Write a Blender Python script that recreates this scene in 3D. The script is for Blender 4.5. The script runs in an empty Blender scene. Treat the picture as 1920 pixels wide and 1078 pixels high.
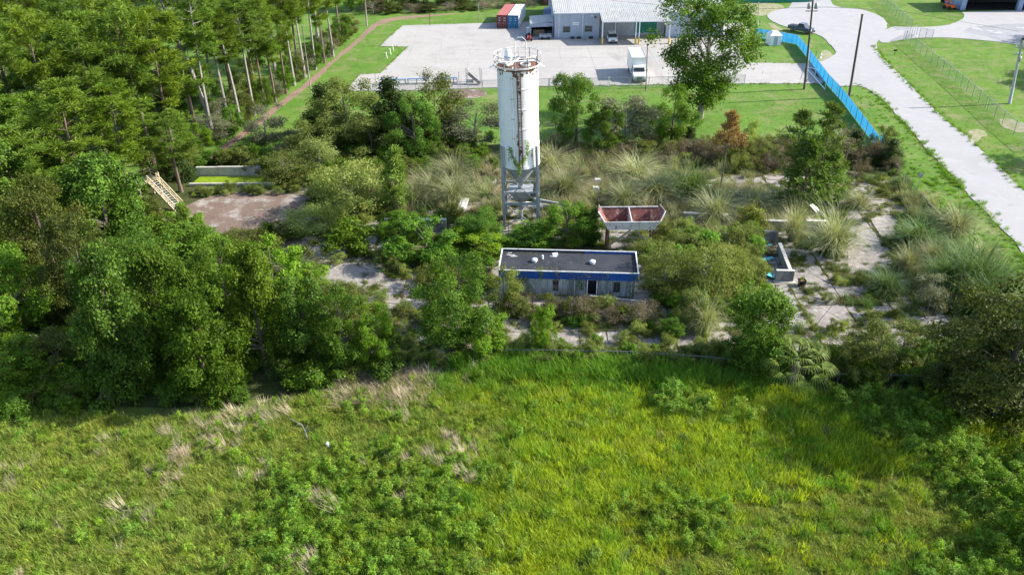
import bpy, bmesh, math, random
import numpy as np
from mathutils import Matrix, Vector
S = bpy.context.scene
COL = S.collection
# ---------------------------------------------------------------- camera, world, sun, exposure
F=1520.;CX,CY=960.,539.;PITCH=math.radians(30.4);ROLL=math.radians(0.7);CH=42.3
cp,sp=math.cos(PITCH),math.sin(PITCH);cr,sr=math.cos(ROLL),math.sin(ROLL)
cam=bpy.data.cameras.new('camera'); co=bpy.data.objects.new('camera',cam); COL.objects.link(co)
Rv=Vector((1,0,0)); Uv=Vector((0,sp,cp)); Fv=Vector((0,cp,-sp))
ax=Rv*cr-Uv*sr; ay=Rv*sr+Uv*cr; az=-Fv
co.matrix_world=Matrix(((ax.x,ay.x,az.x,0),(ax.y,ay.y,az.y,0),(ax.z,ay.z,az.z,CH),(0,0,0,1)))
cam.sensor_width=36; cam.lens=36*F/1920; cam.clip_end=4000; cam.clip_start=.5
S.camera=co
SUN_EL=math.radians(33); SUN_AZ=math.radians(83)      # azimuth clockwise from +Y
W=bpy.data.worlds.new('World'); S.world=W; W.use_nodes=True
nt=W.node_tree; nt.nodes.clear()
o_=nt.nodes.new('ShaderNodeOutputWorld'); b_=nt.nodes.new('ShaderNodeBackground'); s_=nt.nodes.new('ShaderNodeTexSky')
s_.sky_type='NISHITA'; s_.sun_disc=False; s_.sun_elevation=SUN_EL; s_.sun_rotation=SUN_AZ
b_.inputs[1].default_value=.15
nt.links.new(s_.outputs[0],b_.inputs[0]); nt.links.new(b_.outputs[0],o_.inputs[0])
sl=bpy.data.lights.new('sun','SUN'); sl.energy=5.0; sl.angle=math.radians(.55); sl.color=(1,.95,.86)
so=bpy.data.objects.new('sun',sl); COL.objects.link(so)
sd=Vector((math.cos(SUN_EL)*math.sin(SUN_AZ),math.cos(SUN_EL)*math.cos(SUN_AZ),math.sin(SUN_EL)))
so.rotation_mode='QUATERNION'; so.rotation_quaternion=sd.to_track_quat('Z','Y')
S.view_settings.view_transform='Standard'; S.view_settings.look='None'; S.view_settings.exposure=1.05; S.view_settings.gamma=1
S.render.engine='CYCLES'
# ---------------------------------------------------------------- where things of the photo stand on the ground
def G(u,v,z=0.):
    x=(u-CX)/F;y=-(v-CY)/F
    X=x*cr+y*sr;Y=-x*sr+y*cr
    d=(X,cp+Y*sp,-sp+Y*cp);t=(z-CH)/d[2]
    return Vector((d[0]*t,d[1]*t,z))
def P(X,Y,Z=0.):
    Z=Z-CH;dep=Y*cp-Z*sp;up=Y*sp+Z*cp
    x=X/dep;y=up/dep
    return CX+F*(x*cr-y*sr),CY-F*(x*sr+y*cr),F/dep
def TOPZ(b,v):
    lo,hi=0.,60.
    for i in range(30):
        m=(lo+hi)/2
        if P(b[0],b[1],m)[1]>v:lo=m
        else:hi=m
    return lo
# ---------------------------------------------------------------- materials
def newmat(name):
    m=bpy.data.materials.new(name); m.use_nodes=True; n=m.node_tree; n.nodes.clear()
    return m,n,n.nodes.new('ShaderNodeOutputMaterial')
def N(n,t,**k):
    x=n.nodes.new(t)
    for a,b in k.items():
        if a.startswith('i_'):
            key=a[2:]; key=int(key) if key.isdigit() else key
            x.inputs[key].default_value=b
        else: setattr(x,a,b)
    return x
def mixc(n,fac,a,b,bt='MIX'):
    x=n.nodes.new('ShaderNodeMix'); x.data_type='RGBA'; x.blend_type=bt
    for s,v in ((0,fac),(6,a),(7,b)):
        if hasattr(v,'is_output') or isinstance(v,bpy.types.NodeSocket): n.links.new(v,x.inputs[s])
        else: x.inputs[s].default_value=v if s==0 else (*v,1)
    return x.outputs[2]
def ramp(n,src,a,b):
    x=N(n,'ShaderNodeMapRange'); x.inputs[1].default_value=a; x.inputs[2].default_value=b; n.links.new(src,x.inputs[0]); return x.outputs[0]
def noise(n,vec,scale,detail=4,rough=.6,stretch=None):
    if stretch:
        mp=N(n,'ShaderNodeMapping'); mp.inputs[3].default_value=stretch; n.links.new(vec,mp.inputs[0]); vec=mp.outputs[0]
    x=N(n,'ShaderNodeTexNoise'); x.inputs['Scale'].default_value=scale; x.inputs['Detail'].default_value=detail; x.inputs['Roughness'].default_value=rough
    n.links.new(vec,x.inputs['Vector']); return x.outputs[0]
def coords(n,world=False):
    if world: return N(n,'ShaderNodeNewGeometry').outputs['Position']
    return N(n,'ShaderNodeTexCoord').outputs['Object']
def surf(name,c1,c2=None,scale=3,lo=.4,hi=.65,rough=.7,metal=0,bump=.0,bscale=20,world=False,stretch=None,layers=(),spec=.3):
    """paint / concrete / metal: base colour with worn patches of c2 and further layers (colour, scale, lo, hi, stretch)"""
    m,n,out=newmat(name); v=coords(n,world)
    col=None
    if c2 is None: c2=tuple(x*.8 for x in c1)
    col=mixc(n,ramp(n,noise(n,v,scale,6,.62,stretch),lo,hi),c1,c2)
    for (c,sc,a,b,st) in layers:
        col=mixc(n,ramp(n,noise(n,v,sc,6,.65,st),a,b),col,c)
    p=N(n,'ShaderNodeBsdfPrincipled'); p.inputs['Roughness'].default_value=rough; p.inputs['Metallic'].default_value=metal
    p.inputs['Specular IOR Level'].default_value=spec
    n.links.new(col,p.inputs['Base Color'])
    if bump>0:
        b=N(n,'ShaderNodeBump'); b.inputs['Strength'].default_value=bump; b.inputs['Distance'].default_value=.03
        n.links.new(noise(n,v,bscale,3),b.inputs['Height']); n.links.new(b.outputs[0],p.inputs['Normal'])
    n.links.new(p.outputs[0],out.inputs[0]); return m
def leafmat(name,dark,light,trans=.42,vary=.3,alt=None):
    """foliage: tone per clump, per plant and per patch of ground"""
    m,n,out=newmat(name)
    a=N(n,'ShaderNodeAttribute'); a.attribute_name='tone'
    oi=N(n,'ShaderNodeObjectInfo')
    col=mixc(n,a.outputs['Fac'],dark,light)
    f=noise(n,oi.outputs['Location'],.16,3,.6)
    col=mixc(n,ramp(n,f,.38,.62),col,alt if alt else tuple(x*.75 for x in light))if alt else col
    if alt:
        pass
    h=N(n,'ShaderNodeHueSaturation')
    r=N(n,'ShaderNodeMapRange'); r.inputs[3].default_value=1-vary; r.inputs[4].default_value=1+vary; n.links.new(oi.outputs['Random'],r.inputs[0])
    n.links.new(r.outputs[0],h.inputs['Value']); n.links.new(col,h.inputs['Color'])
    r2=N(n,'ShaderNodeMapRange'); r2.inputs[1].default_value=.3; r2.inputs[2].default_value=.7; r2.inputs[3].default_value=.488; r2.inputs[4].default_value=.512; n.links.new(f,r2.inputs[0]); 
    fr=N(n,'ShaderNodeMath'); fr.operation='MULTIPLY'; fr.inputs[1].default_value=7.31; n.links.new(oi.outputs['Random'],fr.inputs[0])
    f2=N(n,'ShaderNodeMath'); f2.operation='FRACT'; n.links.new(fr.outputs[0],f2.inputs[0])
    f3=N(n,'ShaderNodeMapRange'); f3.inputs[3].default_value=-.009; f3.inputs[4].default_value=.007; n.links.new(f2.outputs[0],f3.inputs[0])
    f4=N(n,'ShaderNodeMath'); n.links.new(r2.outputs[0],f4.inputs[0]); n.links.new(f3.outputs[0],f4.inputs[1]); n.links.new(f4.outputs[0],h.inputs['Hue'])
    f5=N(n,'ShaderNodeMapRange'); f5.inputs[3].default_value=1.0; f5.inputs[4].default_value=.93; n.links.new(f2.outputs[0],f5.inputs[0]); n.links.new(f5.outputs[0],h.inputs['Saturation'])
    p=N(n,'ShaderNodeBsdfPrincipled'); p.inputs['Roughness'].default_value=.5; p.inputs['Specular IOR Level'].default_value=.12
    t=N(n,'ShaderNodeBsdfTranslucent'); mx=N(n,'ShaderNodeMixShader'); mx.inputs[0].default_value=trans
    n.links.new(h.outputs[0],p.inputs['Base Color'])
    tc=mixc(n,1.,h.outputs[0],(1.25,1.25,.6),'MULTIPLY'); n.links.new(tc,t.inputs[0])
    n.links.new(p.outputs[0],mx.inputs[1]); n.links.new(t.outputs[0],mx.inputs[2]); n.links.new(mx.outputs[0],out.inputs[0])
    return m
def ground(name,cols,scales,bump=.5,bscale=3,rough=.9):
    m,n,out=newmat(name); v=coords(n,True); col=None
    col=mixc(n,ramp(n,noise(n,v,scales[0],8,.65),.35,.65),cols[0],cols[1])
    for c,sc in zip(cols[2:],scales[1:]):
        col=mixc(n,ramp(n,noise(n,v,sc,8,.7),.5,.68),col,c)
    col=mixc(n,ramp(n,noise(n,v,9,4,.7),.25,.75),mixc(n,1.,col,(.72,.72,.72),'MULTIPLY'),mixc(n,1.,col,(1.25,1.25,1.25),'MULTIPLY'))
    p=N(n,'ShaderNodeBsdfPrincipled'); p.inputs['Roughness'].default_value=rough; p.inputs['Specular IOR Level'].default_value=.15
    n.links.new(col,p.inputs['Base Color'])
    b=N(n,'ShaderNodeBump'); b.inputs['Strength'].default_value=bump; b.inputs['Distance'].default_value=.15
    n.links.new(noise(n,v,bscale,6,.7),b.inputs['Height']); n.links.new(b.outputs[0],p.inputs['Normal'])
    n.links.new(p.outputs[0],out.inputs[0]); return m
M={}
M['wild']=ground('wild_ground',[(.035,.05,.014),(.07,.09,.022),(.09,.075,.04)],[.25,.6])
M['meadow']=ground('meadow_ground',[(.07,.11,.02),(.11,.15,.026),(.17,.165,.06)],[.2,.5])
M['lawn']=ground('lawn_green',[(.080,.165,.020),(.115,.22,.028),(.155,.20,.05),(.062,.135,.016),(.19,.20,.08)],[.09,.16,.5,.23],.8,5)
M['roughlawn']=ground('rough_lawn_green',[(.075,.155,.016),(.12,.22,.024),(.165,.20,.05),(.06,.125,.013),(.20,.20,.09)],[.12,.22,.6,.35],.8,4)
M['yard']=ground('yard_dirt',[(.16,.14,.105),(.10,.095,.055),(.27,.24,.20)],[.3,.5],.5,4)
M['dirt']=ground('dirt_brown',[(.20,.145,.115),(.15,.11,.085),(.36,.33,.30)],[.35,.45],.5,4)
M['chips']=ground('bark_chips',[(.22,.145,.105),(.28,.19,.14),(.15,.115,.08)],[.3,.6],.5,8)
M['sand']=ground('pale_sand',[(.30,.27,.19),(.17,.20,.06),(.38,.34,.27)],[.8,1.3],.3,6)
M['pad']=surf('pad_concrete',(.365,.345,.325),(.32,.30,.28),.09,.35,.7,.85,0,.12,6,True,None,[((.29,.27,.25),.3,.52,.72,None),((.42,.40,.375),.8,.58,.72,None),((.23,.215,.2),.12,.57,.72,(1,.25,1)),((.2,.19,.18),.9,.68,.76,None)])
M['road']=surf('road_asphalt_pale',(.335,.325,.33),(.30,.29,.29),.12,.3,.7,.9,0,.12,6,True,None,[((.37,.36,.35),.5,.5,.75,None),((.23,.22,.22),.25,.6,.76,None),((.25,.24,.235),1.2,.66,.76,None)])
M['asph']=surf('asphalt_grey',(.22,.22,.235),(.3,.3,.31),.1,.4,.6,.9,0,.1,6,True,None,[((.4,.39,.38),.15,.55,.62,None)])
M['slab']=surf('weathered_slab',(.34,.305,.28),(.22,.195,.175),.5,.35,.65,.9,0,.35,9,True,None,[((.15,.135,.10),.9,.50,.64,None),((.42,.39,.36),2.2,.6,.7,None),((.10,.09,.08),3.5,.66,.72,None),((.13,.115,.10),.3,.56,.72,(1,2.2,1)),((.5,.475,.45),.9,.58,.7,None),((.14,.15,.08),1.4,.62,.75,None)])
M['conc']=surf('old_concrete',(.33,.32,.31),(.17,.17,.17),.9,.4,.65,.9,0,.3,8,False,(1,1,.4),[((.09,.09,.085),2.2,.58,.72,(1,1,.25))])
M['conc_l']=surf('pale_concrete',(.46,.44,.40),(.3,.29,.27),1.2,.45,.7,.9,0,.3,8)
M['silo']=surf('silo_paint',(.80,.80,.78),(.66,.66,.64),.7,.42,.68,.5,0,.05,3,False,(1,1,.3),[((.42,.30,.20),1.6,.62,.76,(1,1,.1)),((.30,.16,.09),4.5,.71,.78,None),((.5,.47,.42),3,.62,.74,(1,1,.06))],.4)
M['rust']=surf('rust',(.19,.085,.05),(.10,.055,.04),3,.4,.6,.85,.1,.3,15,False,None,[((.32,.22,.17),6,.6,.7,None)])
M['rustred']=surf('rusty_red_steel',(.22,.075,.06),(.13,.05,.045),1.2,.4,.6,.8,0,.2,10,False,None,[((.36,.27,.23),2.2,.54,.64,(1,1,.4)),((.06,.03,.025),1.4,.58,.68,None)])
M['galv']=surf('galvanised_steel',(.36,.38,.40),(.26,.27,.28),2,.4,.65,.5,.3,.05,10,False,(1,1,.3),[((.25,.16,.11),3,.64,.74,(1,1,.3))])
M['white']=surf('white_paint',(.78,.78,.76),(.66,.65,.62),1.5,.45,.7,.45,0,.05,6,False,None,[((.4,.3,.22),5,.7,.78,None)])
M['hopwhite']=surf('rust_streaked_white',(.62,.63,.62),(.48,.46,.43),1.5,.4,.65,.6,0,.1,8,False,None,[((.25,.12,.08),2.5,.56,.66,(1.5,1,.25)),((.16,.07,.05),6,.64,.72,None)])
M['clean']=surf('clean_white',(.82,.82,.82),(.74,.74,.75),1,.4,.7,.3,0,0,6)
M['rail']=surf('rail_paint_pale',(.66,.66,.64),(.45,.40,.34),5,.5,.65,.6,0,.05,6)
M['yellow']=surf('faded_yellow_steel',(.50,.43,.28),(.38,.31,.22),2,.45,.6,.6,0,.1,8,False,None,[((.24,.13,.08),5,.6,.7,None)])
M['roofdark']=surf('roof_membrane_dark',(.024,.027,.034),(.040,.043,.052),.6,.35,.7,.7,0,.1,8,False,None,[((.02,.02,.024),.8,.55,.66,(1,.5,1)),((.085,.085,.085),1.1,.62,.74,None),((.10,.085,.06),6,.66,.74,None)])
M['trimwhite']=surf('white_trim',(.60,.61,.61),(.36,.36,.33),3,.5,.68,.4,0,.05,8)
M['blue']=surf('blue_fascia_paint',(.012,.07,.30),(.02,.10,.36),2,.4,.6,.45,0,.05,6,False,None,[((.05,.07,.10),3,.62,.74,(1,1,.3))])
M['siding']=surf('mouldy_siding',(.44,.48,.50),(.25,.27,.26),1.2,.38,.58,.75,0,.1,9,False,(1,1,.25),[((.12,.135,.10),2.4,.50,.66,(1,1,.14)),((.06,.07,.05),5,.6,.7,(1,1,.2))])
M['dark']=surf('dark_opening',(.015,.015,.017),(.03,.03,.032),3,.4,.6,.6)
M['fencedark']=surf('dull_fence_steel',(.13,.135,.14),(.09,.09,.09),2,.4,.65,.7)
M['glass']=surf('dark_glass',(.03,.04,.05),(.04,.05,.06),2,.4,.6,.1,0,0,6,spec=.6)
M['metalroof']=surf('pale_metal_roof',(.46,.45,.43),(.40,.39,.375),.5,.4,.6,.5,0,.03,4,False,None,[((.34,.32,.30),1.0,.56,.72,(.4,2,1))])
M['metalwall']=surf('blue_grey_metal_wall',(.41,.46,.54),(.36,.41,.48),.5,.4,.6,.5,0,.03,4)  # white wall; the bluish shade on its front is put into the colour
M['doorgrey']=surf('roll_door_grey',(.42,.45,.48),(.36,.39,.42),1,.4,.6,.5)
M['yellowpaint']=surf('yellow_bollard',(.62,.44,.08),(.5,.36,.1),2,.5,.7,.5)
M['contred']=surf('container_red_brown',(.24,.055,.05),(.17,.04,.04),1.5,.4,.6,.6,0,.05,6,False,None,[((.3,.14,.12),2,.62,.72,None)])
M['contredtop']=surf('container_faded_roof',(.42,.14,.13),(.36,.12,.11),1,.4,.6,.7)
M['contblue']=surf('container_blue',(.035,.20,.38),(.05,.26,.45),1.5,.5,.7,.6)
M['fabric']=surf('blue_screen_fabric',(.025,.22,.43),(.04,.26,.49),.8,.35,.65,.7,0,.1,4,False,(1,1,.5))
_n=M['fabric'].node_tree; _p=[x for x in _n.nodes if x.type=='BSDF_PRINCIPLED'][0]; _o=[x for x in _n.nodes if x.type=='OUTPUT_MATERIAL'][0]
_t=_n.nodes.new('ShaderNodeBsdfTranslucent'); _m=_n.nodes.new('ShaderNodeMixShader'); _m.inputs[0].default_value=.5   # woven screen lets light through
_n.links.new(_p.inputs['Base Color'].links[0].from_socket,_t.inputs[0]); _n.links.new(_p.outputs[0],_m.inputs[1]); _n.links.new(_t.outputs[0],_m.inputs[2]); _n.links.new(_m.outputs[0],_o.inputs[0])
M['wood']=surf('pole_wood',(.12,.09,.07),(.085,.065,.05),3,.4,.6,.9,0,.2,12,False,(4,4,.4))
M['woodlight']=surf('weathered_wood_grey',(.27,.24,.21),(.2,.17,.15),3,.4,.6,.9,0,.2,12,False,(4,4,.4))
M['concpole']=surf('grey_pole',(.42,.43,.43),(.36,.37,.37),2,.4,.6,.8)
M['bark']=surf('bark_grey_brown',(.17,.14,.115),(.09,.07,.055),4,.4,.6,.95,0,.5,12,False,(4,4,.8))
M['barkpale']=surf('bark_pale',(.34,.31,.28),(.2,.18,.16),3,.4,.6,.95,0,.4,12,False,(4,4,.8))
M['pinebark']=surf('pine_bark',(.2,.14,.11),(.12,.085,.07),4,.4,.6,.95,0,.5,12,False,(4,4,.8))
M['tyre']=surf('tyre_rubber',(.02,.02,.02),(.03,.03,.03),3,.4,.6,.9)
M['carwhite']=surf('car_paint_white',(.8,.8,.8),(.76,.76,.76),1,.4,.6,.2,spec=.5)
M['carslate']=surf('car_paint_slate',(.07,.09,.13),(.08,.10,.14),1,.4,.6,.25,.3,spec=.5)
M['red']=surf('machine_red',(.22,.035,.03),(.2,.04,.03),3,.45,.65,.5)
M['orange']=surf('machine_orange',(.72,.13,.03),(.5,.1,.03),3,.5,.7,.5)
M['green']=surf('tarp_green',(.02,.22,.15),(.02,.16,.11),2,.4,.6,.6)
M['teal']=surf('teal_board',(.08,.42,.46),(.14,.5,.53),2,.4,.6,.6)
M['algae']=surf('algae_water',(.22,.30,.015),(.16,.24,.015),1.5,.4,.6,.35,0,.05,6)
M['black']=surf('black_plastic',(.012,.012,.012),(.02,.02,.02),3,.4,.6,.5)
M['tan']=surf('brown_board',(.3,.21,.14),(.22,.15,.1),2,.4,.6,.8)
M['bluegrey']=surf('blue_grey_steel',(.28,.36,.52),(.24,.31,.46),1,.4,.6,.5)
M['chrome']=surf('grille_grey',(.3,.31,.32),(.2,.2,.21),4,.4,.6,.3,.6)
# foliage colours
M['l_vine']=leafmat('leaf_vine',(.038,.082,.006),(.13,.23,.018))
M['l_broad']=leafmat('leaf_broad',(.052,.115,.007),(.155,.275,.020))
M['l_bright']=leafmat('leaf_bright',(.085,.18,.008),(.21,.36,.028))
M['l_olive']=leafmat('leaf_olive',(.080,.105,.018),(.20,.24,.050))
M['l_feather']=leafmat('leaf_feather',(.13,.175,.035),(.32,.38,.11))
M['l_grey']=leafmat('leaf_grey',(.12,.135,.075),(.22,.235,.14))
M['l_dark']=leafmat('leaf_dark',(.026,.050,.009),(.062,.098,.016),.2)
M['l_pine']=leafmat('needle_pine',(.055,.11,.006),(.175,.265,.022),.3)
M['l_ypine']=leafmat('needle_young',(.095,.16,.02),(.19,.275,.05),.3)
M['l_brown']=leafmat('leaf_brown',(.095,.078,.04),(.22,.18,.105),.2)
M['l_orange']=leafmat('needle_orange',(.20,.13,.045),(.34,.23,.08),.25)
M['l_palm']=leafmat('leaf_palm',(.07,.12,.014),(.26,.32,.06),.25)
M['l_pampas']=leafmat('blade_pampas',(.18,.20,.085),(.40,.41,.21),.3)
M['l_pampasg']=leafmat('blade_pampas_green',(.065,.12,.03),(.15,.23,.06),.3)
M['l_straw']=leafmat('blade_straw',(.27,.215,.13),(.50,.43,.29),.25)
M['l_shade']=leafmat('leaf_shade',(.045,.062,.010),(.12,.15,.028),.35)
M['g_weedb']=leafmat('leaf_weed_bright',(.09,.18,.014),(.28,.44,.04),.4)
M['g_rich']=leafmat('blade_rich',(.065,.165,.008),(.21,.39,.026),.4)
M['g_yellow']=leafmat('blade_yellow',(.18,.265,.010),(.48,.585,.028),.45)
M['g_olive']=leafmat('blade_olive',(.175,.215,.022),(.36,.41,.065),.35)
M['g_weed']=leafmat('leaf_weed',(.10,.165,.014),(.29,.40,.045),.35)
M['g_mid']=leafmat('blade_mid',(.14,.195,.022),(.37,.425,.08),.35)
# ---------------------------------------------------------------- object helpers
def tag(o,label=None,cat=None,group=None,kind=None):
    if label:o['label']=label
    if cat:o['category']=cat
    if group:o['group']=group
    if kind:o['kind']=kind
    return o
def thing(name,label,cat,loc=(0,0,0),rz=0,group=None):
    o=bpy.data.objects.new(name,None); o.empty_display_size=.5; COL.objects.link(o); o.location=loc; o.rotation_euler=(0,0,rz)
    return tag(o,label,cat,group)
class MB:
    def __init__(s): s.v=[];s.f=[];s.m=[]
    def add(s,vs,fs,mi=0):
        k=len(s.v); s.v+=[tuple(v) for v in vs]; s.f+=[tuple(i+k for i in f) for f in fs]; s.m+=[mi]*len(fs); return s
    def box(s,c,d,mi=0,rz=0,bev=0):
        x,y,z=d[0]/2,d[1]/2,d[2]/2; C,Sn=math.cos(rz),math.sin(rz)
        vs=[(c[0]+a*x*C-b*y*Sn,c[1]+a*x*Sn+b*y*C,c[2]+e*z) for e in(-1,1) for a,b in((-1,-1),(1,-1),(1,1),(-1,1))]
        return s.add(vs,[(3,2,1,0),(4,5,6,7),(0,1,5,4),(1,2,6,5),(2,3,7,6),(3,0,4,7)],mi)
    def bar(s,p,q,w,h=None,mi=0):
        h=h or w; p=Vector(p);q=Vector(q);d=(q-p).normalized(); u=Vector((0,0,1)) if abs(d.z)<.95 else Vector((0,1,0))
        a=d.cross(u).normalized()*w/2; b=a.normalized().cross(d)*h/2
        vs=[r+i*a+j*b for r in(p,q) for i,j in((-1,-1),(1,-1),(1,1),(-1,1))]
        return s.add(vs,[(3,2,1,0),(4,5,6,7),(0,1,5,4),(1,2,6,5),(2,3,7,6),(3,0,4,7)],mi)
    def tube(s,pts,rad,n=6,mi=0,cap=True):
        pts=[Vector(p) for p in pts]; 
        if not hasattr(rad,'__len__'): rad=[rad]*len(pts)
        vs=[];fs=[]
        for i,p in enumerate(pts):
            d=(pts[min(i+1,len(pts)-1)]-pts[max(i-1,0)]).normalized(); u=Vector((0,0,1)) if abs(d.z)<.9 else Vector((0,1,0))
            a=d.cross(u).normalized(); b=a.cross(d)
            for k in range(n):
                t=2*math.pi*k/n; vs.append(p+(a*math.cos(t)+b*math.sin(t))*rad[i])
        for i in range(len(pts)-1):
            for k in range(n):
                fs.append((i*n+k,i*n+(k+1)%n,(i+1)*n+(k+1)%n,(i+1)*n+k))
        if cap: fs+= [tuple(range(n)),tuple(range((len(pts)-1)*n,len(pts)*n))[::-1]]
        return s.add(vs,fs,mi)
    def lathe(s,prof,n=32,mi=0,a0=0,a1=2*math.pi,c=(0,0)):
        full=abs(a1-a0-2*math.pi)<1e-4; m=n if full else n+1; vs=[];fs=[]
        for r,z in prof:
            for k in range(m):
                t=a0+(a1-a0)*k/n; vs.append((c[0]+r*math.cos(t),c[1]+r*math.sin(t),z))
        for i in range(len(prof)-1):
            for k in range(n if full else n):
                k2=(k+1)%m if full else k+1
                fs.append((i*m+k,i*m+k2,(i+1)*m+k2,(i+1)*m+k))
        return s.add(vs,fs,mi)
    def prism(s,poly,z0,z1,mi=0):
        n=len(poly); ar=sum(poly[i][0]*poly[(i+1)%n][1]-poly[(i+1)%n][0]*poly[i][1] for i in range(n))
        if ar<0: poly=poly[::-1]
        vs=[(p[0],p[1],z0) for p in poly]+[(p[0],p[1],z1) for p in poly]
        return s.add(vs,[tuple(range(n))[::-1],tuple(range(n,2*n))]+[(i,(i+1)%n,(i+1)%n+n,i+n) for i in range(n)],mi)
    def corr(s,p,q,up,pitch,depth,nrm,mi=0,flat=.5):
        """ribbed sheet between p and q (edge) and its offset up"""
        p=Vector(p);q=Vector(q);up=Vector(up);nrm=Vector(nrm).normalized()
        L=(q-p).length; k=max(1,round(L/pitch)); d=(q-p)/k; prof=[]
        for i in range(k):
            b=p+d*i; prof+=[b,b+d*flat,b+d*(flat+.1)+nrm*depth,b+d*.9+nrm*depth]
        prof.append(q); n=len(prof)
        return s.add(prof+[x+up for x in prof],[(i,i+1,n+i+1,n+i) for i in range(n-1)],mi)
    def mesh(s,name,mats):
        me=bpy.data.meshes.new(name); me.from_pydata(s.v,[],s.f)
        for m in mats: me.materials.append(m)
        me.polygons.foreach_set('material_index',s.m); me.update(); return me
    def build(s,name,mats,parent=None,loc=None,smooth=False,bevel=0,label=None):
        if not isinstance(mats,(list,tuple)): mats=[mats]
        me=s.mesh(name,mats)
        if smooth: me.polygons.foreach_set('use_smooth',[True]*len(me.polygons))
        o=bpy.data.objects.new(name,me); COL.objects.link(o)
        if parent:o.parent=parent
        if loc is not None:o.location=loc
        if bevel:
            md=o.modifiers.new('bevel','BEVEL'); md.width=bevel; md.segments=2; md.limit_method='ANGLE'
        if label:o['label']=label
        return o
def link(name,me,parent=None,loc=(0,0,0),rz=0,sc=(1,1,1)):
    o=bpy.data.objects.new(name,me); COL.objects.link(o); o.parent=parent; o.location=loc; o.rotation_euler=(0,0,rz); o.scale=sc; return o
# ---------------------------------------------------------------- foliage meshes (numpy)
def qmesh(name,V,tone,mat,k=4):
    V=np.asarray(V,np.float32).reshape(-1,3); nf=len(V)//k
    me=bpy.data.meshes.new(name); me.vertices.add(len(V)); me.vertices.foreach_set('co',V.ravel())
    me.loops.add(nf*k); me.loops.foreach_set('vertex_index',np.arange(nf*k,dtype=np.int32))
    me.polygons.add(nf); me.polygons.foreach_set('loop_start',np.arange(0,nf*k,k,dtype=np.int32))
    at=me.attributes.new('tone','FLOAT','POINT'); at.data.foreach_set('value',np.clip(np.repeat(tone,k) if len(tone)==nf else tone,0,1).astype(np.float32))
    me.materials.append(mat); me.update(); me.validate(); return me
def nrmz(a): return a/np.maximum(np.linalg.norm(a,axis=-1,keepdims=True),1e-6)
def leafq(rng,C,Nn,L,Wd):
    n=len(C); t=nrmz(np.cross(Nn,rng.normal(size=(n,3)))); b=np.cross(Nn,t)
    L=np.asarray(L).reshape(-1,1)*np.ones((n,1)); Wd=np.asarray(Wd).reshape(-1,1)*np.ones((n,1))
    dr=np.array([0,0,-1])*L*.18
    return np.stack([C-t*L/2,C+b*Wd/2-t*L*.1,C+t*L/2+dr,C-b*Wd/2-t*L*.1],1)
def blades(rng,B,az,lean,L,Wd,curve,seg=3):
    """curved strips; returns quads (n*seg,4,3)"""
    n=len(B); out=[]; pts=[]; p=B.copy(); th=lean.copy()
    side=np.stack([-np.sin(az),np.cos(az),0*az],1)
    for i in range(seg+1):
        w=Wd*(1-(i/seg)**1.5*.92)
        pts.append((p-side*w[:,None]/2,p+side*w[:,None]/2))
        d=np.stack([np.cos(az)*np.sin(th),np.sin(az)*np.sin(th),np.cos(th)],1)
        p=p+d*(L/seg)[:,None]; th=th+curve/seg
    for i in range(seg):
        a,b=pts[i];c,d=pts[i+1]; out.append(np.stack([a,b,d,c],1))
    return np.stack(out,1).reshape(-1,4,3)
def crown(rng,h0,h1,R,nl,nc,nleaf,L,asp=.6,rc=.45,lobe=(.28,.48),droop=0,up=.5,inner=.2,prof='round',top=0):
    lob=[]
    for i in range(nl):
        z=h0+(h1-h0)*(i+.5+rng.uniform(-.4,.4))/nl; q=(z-h0)/(h1-h0)
        if prof=='round': pr=math.sqrt(max(.05,1-(2*q-1)**2*.85))
        elif prof=='cone': pr=1.05-.9*q
        elif prof=='top': pr=.35+.65*math.sin(min(1,q*1.25)*math.pi*.62)
        else: pr=.85-.35*q**2
        rl=R*rng.uniform(lobe[0]*.8,lobe[1]*1.08)*(.6+.4*pr); a=i*2.4+rng.uniform(-.6,.6); d=max(0,R*pr-rl)*rng.uniform(.6,1.4)
        lob.append((d*math.cos(a),d*math.sin(a),min(z,h1-rl*.8),rl))
    lob=np.array(lob); w=lob[:,3]**2; w/=w.sum()
    idx=rng.choice(len(lob),nc,p=w); dr=nrmz(rng.normal(size=(nc,3))+np.array([0,0,.35])); c=lob[idx,:3]+dr*lob[idx,3:4]*rng.uniform(.72,1.12,(nc,1))*np.array([1,1,.85])
    # drop clumps buried in other lobes
    dist=np.linalg.norm(c[:,None]-lob[None,:,:3],axis=2)/lob[None,:,3]; ok=dist.min(1)>.6; c=c[ok];dr=dr[ok]
    c[:,2]=np.maximum(c[:,2],.15); nc=len(c)
    ct=rng.uniform(.0,.95,nc); j=rng.integers(0,nc,nleaf); off=rng.normal(size=(nleaf,3))*rc*np.array([1,1,.6])
    C=c[j]+off; 
    if droop>0: C[:,2]-=np.abs(rng.normal(size=nleaf))*droop*(rng.random(nleaf)<.5)
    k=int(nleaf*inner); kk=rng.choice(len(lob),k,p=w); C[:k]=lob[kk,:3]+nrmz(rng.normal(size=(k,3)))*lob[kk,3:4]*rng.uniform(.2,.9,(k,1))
    C[:,2]=np.maximum(C[:,2],.05)
    Nn=nrmz(dr[j]*.6+np.array([0,0,up])+rng.normal(size=(nleaf,3))*.45)
    s=rng.uniform(.65,1.3,nleaf)*L
    tone=ct[j]+rng.normal(size=nleaf)*.16; tone[:k]*=.6  # inner leaves toned darker: shade inside the crown put into the colour
    return leafq(rng,C,Nn,s,s*asp).reshape(-1,3),tone,c
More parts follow.
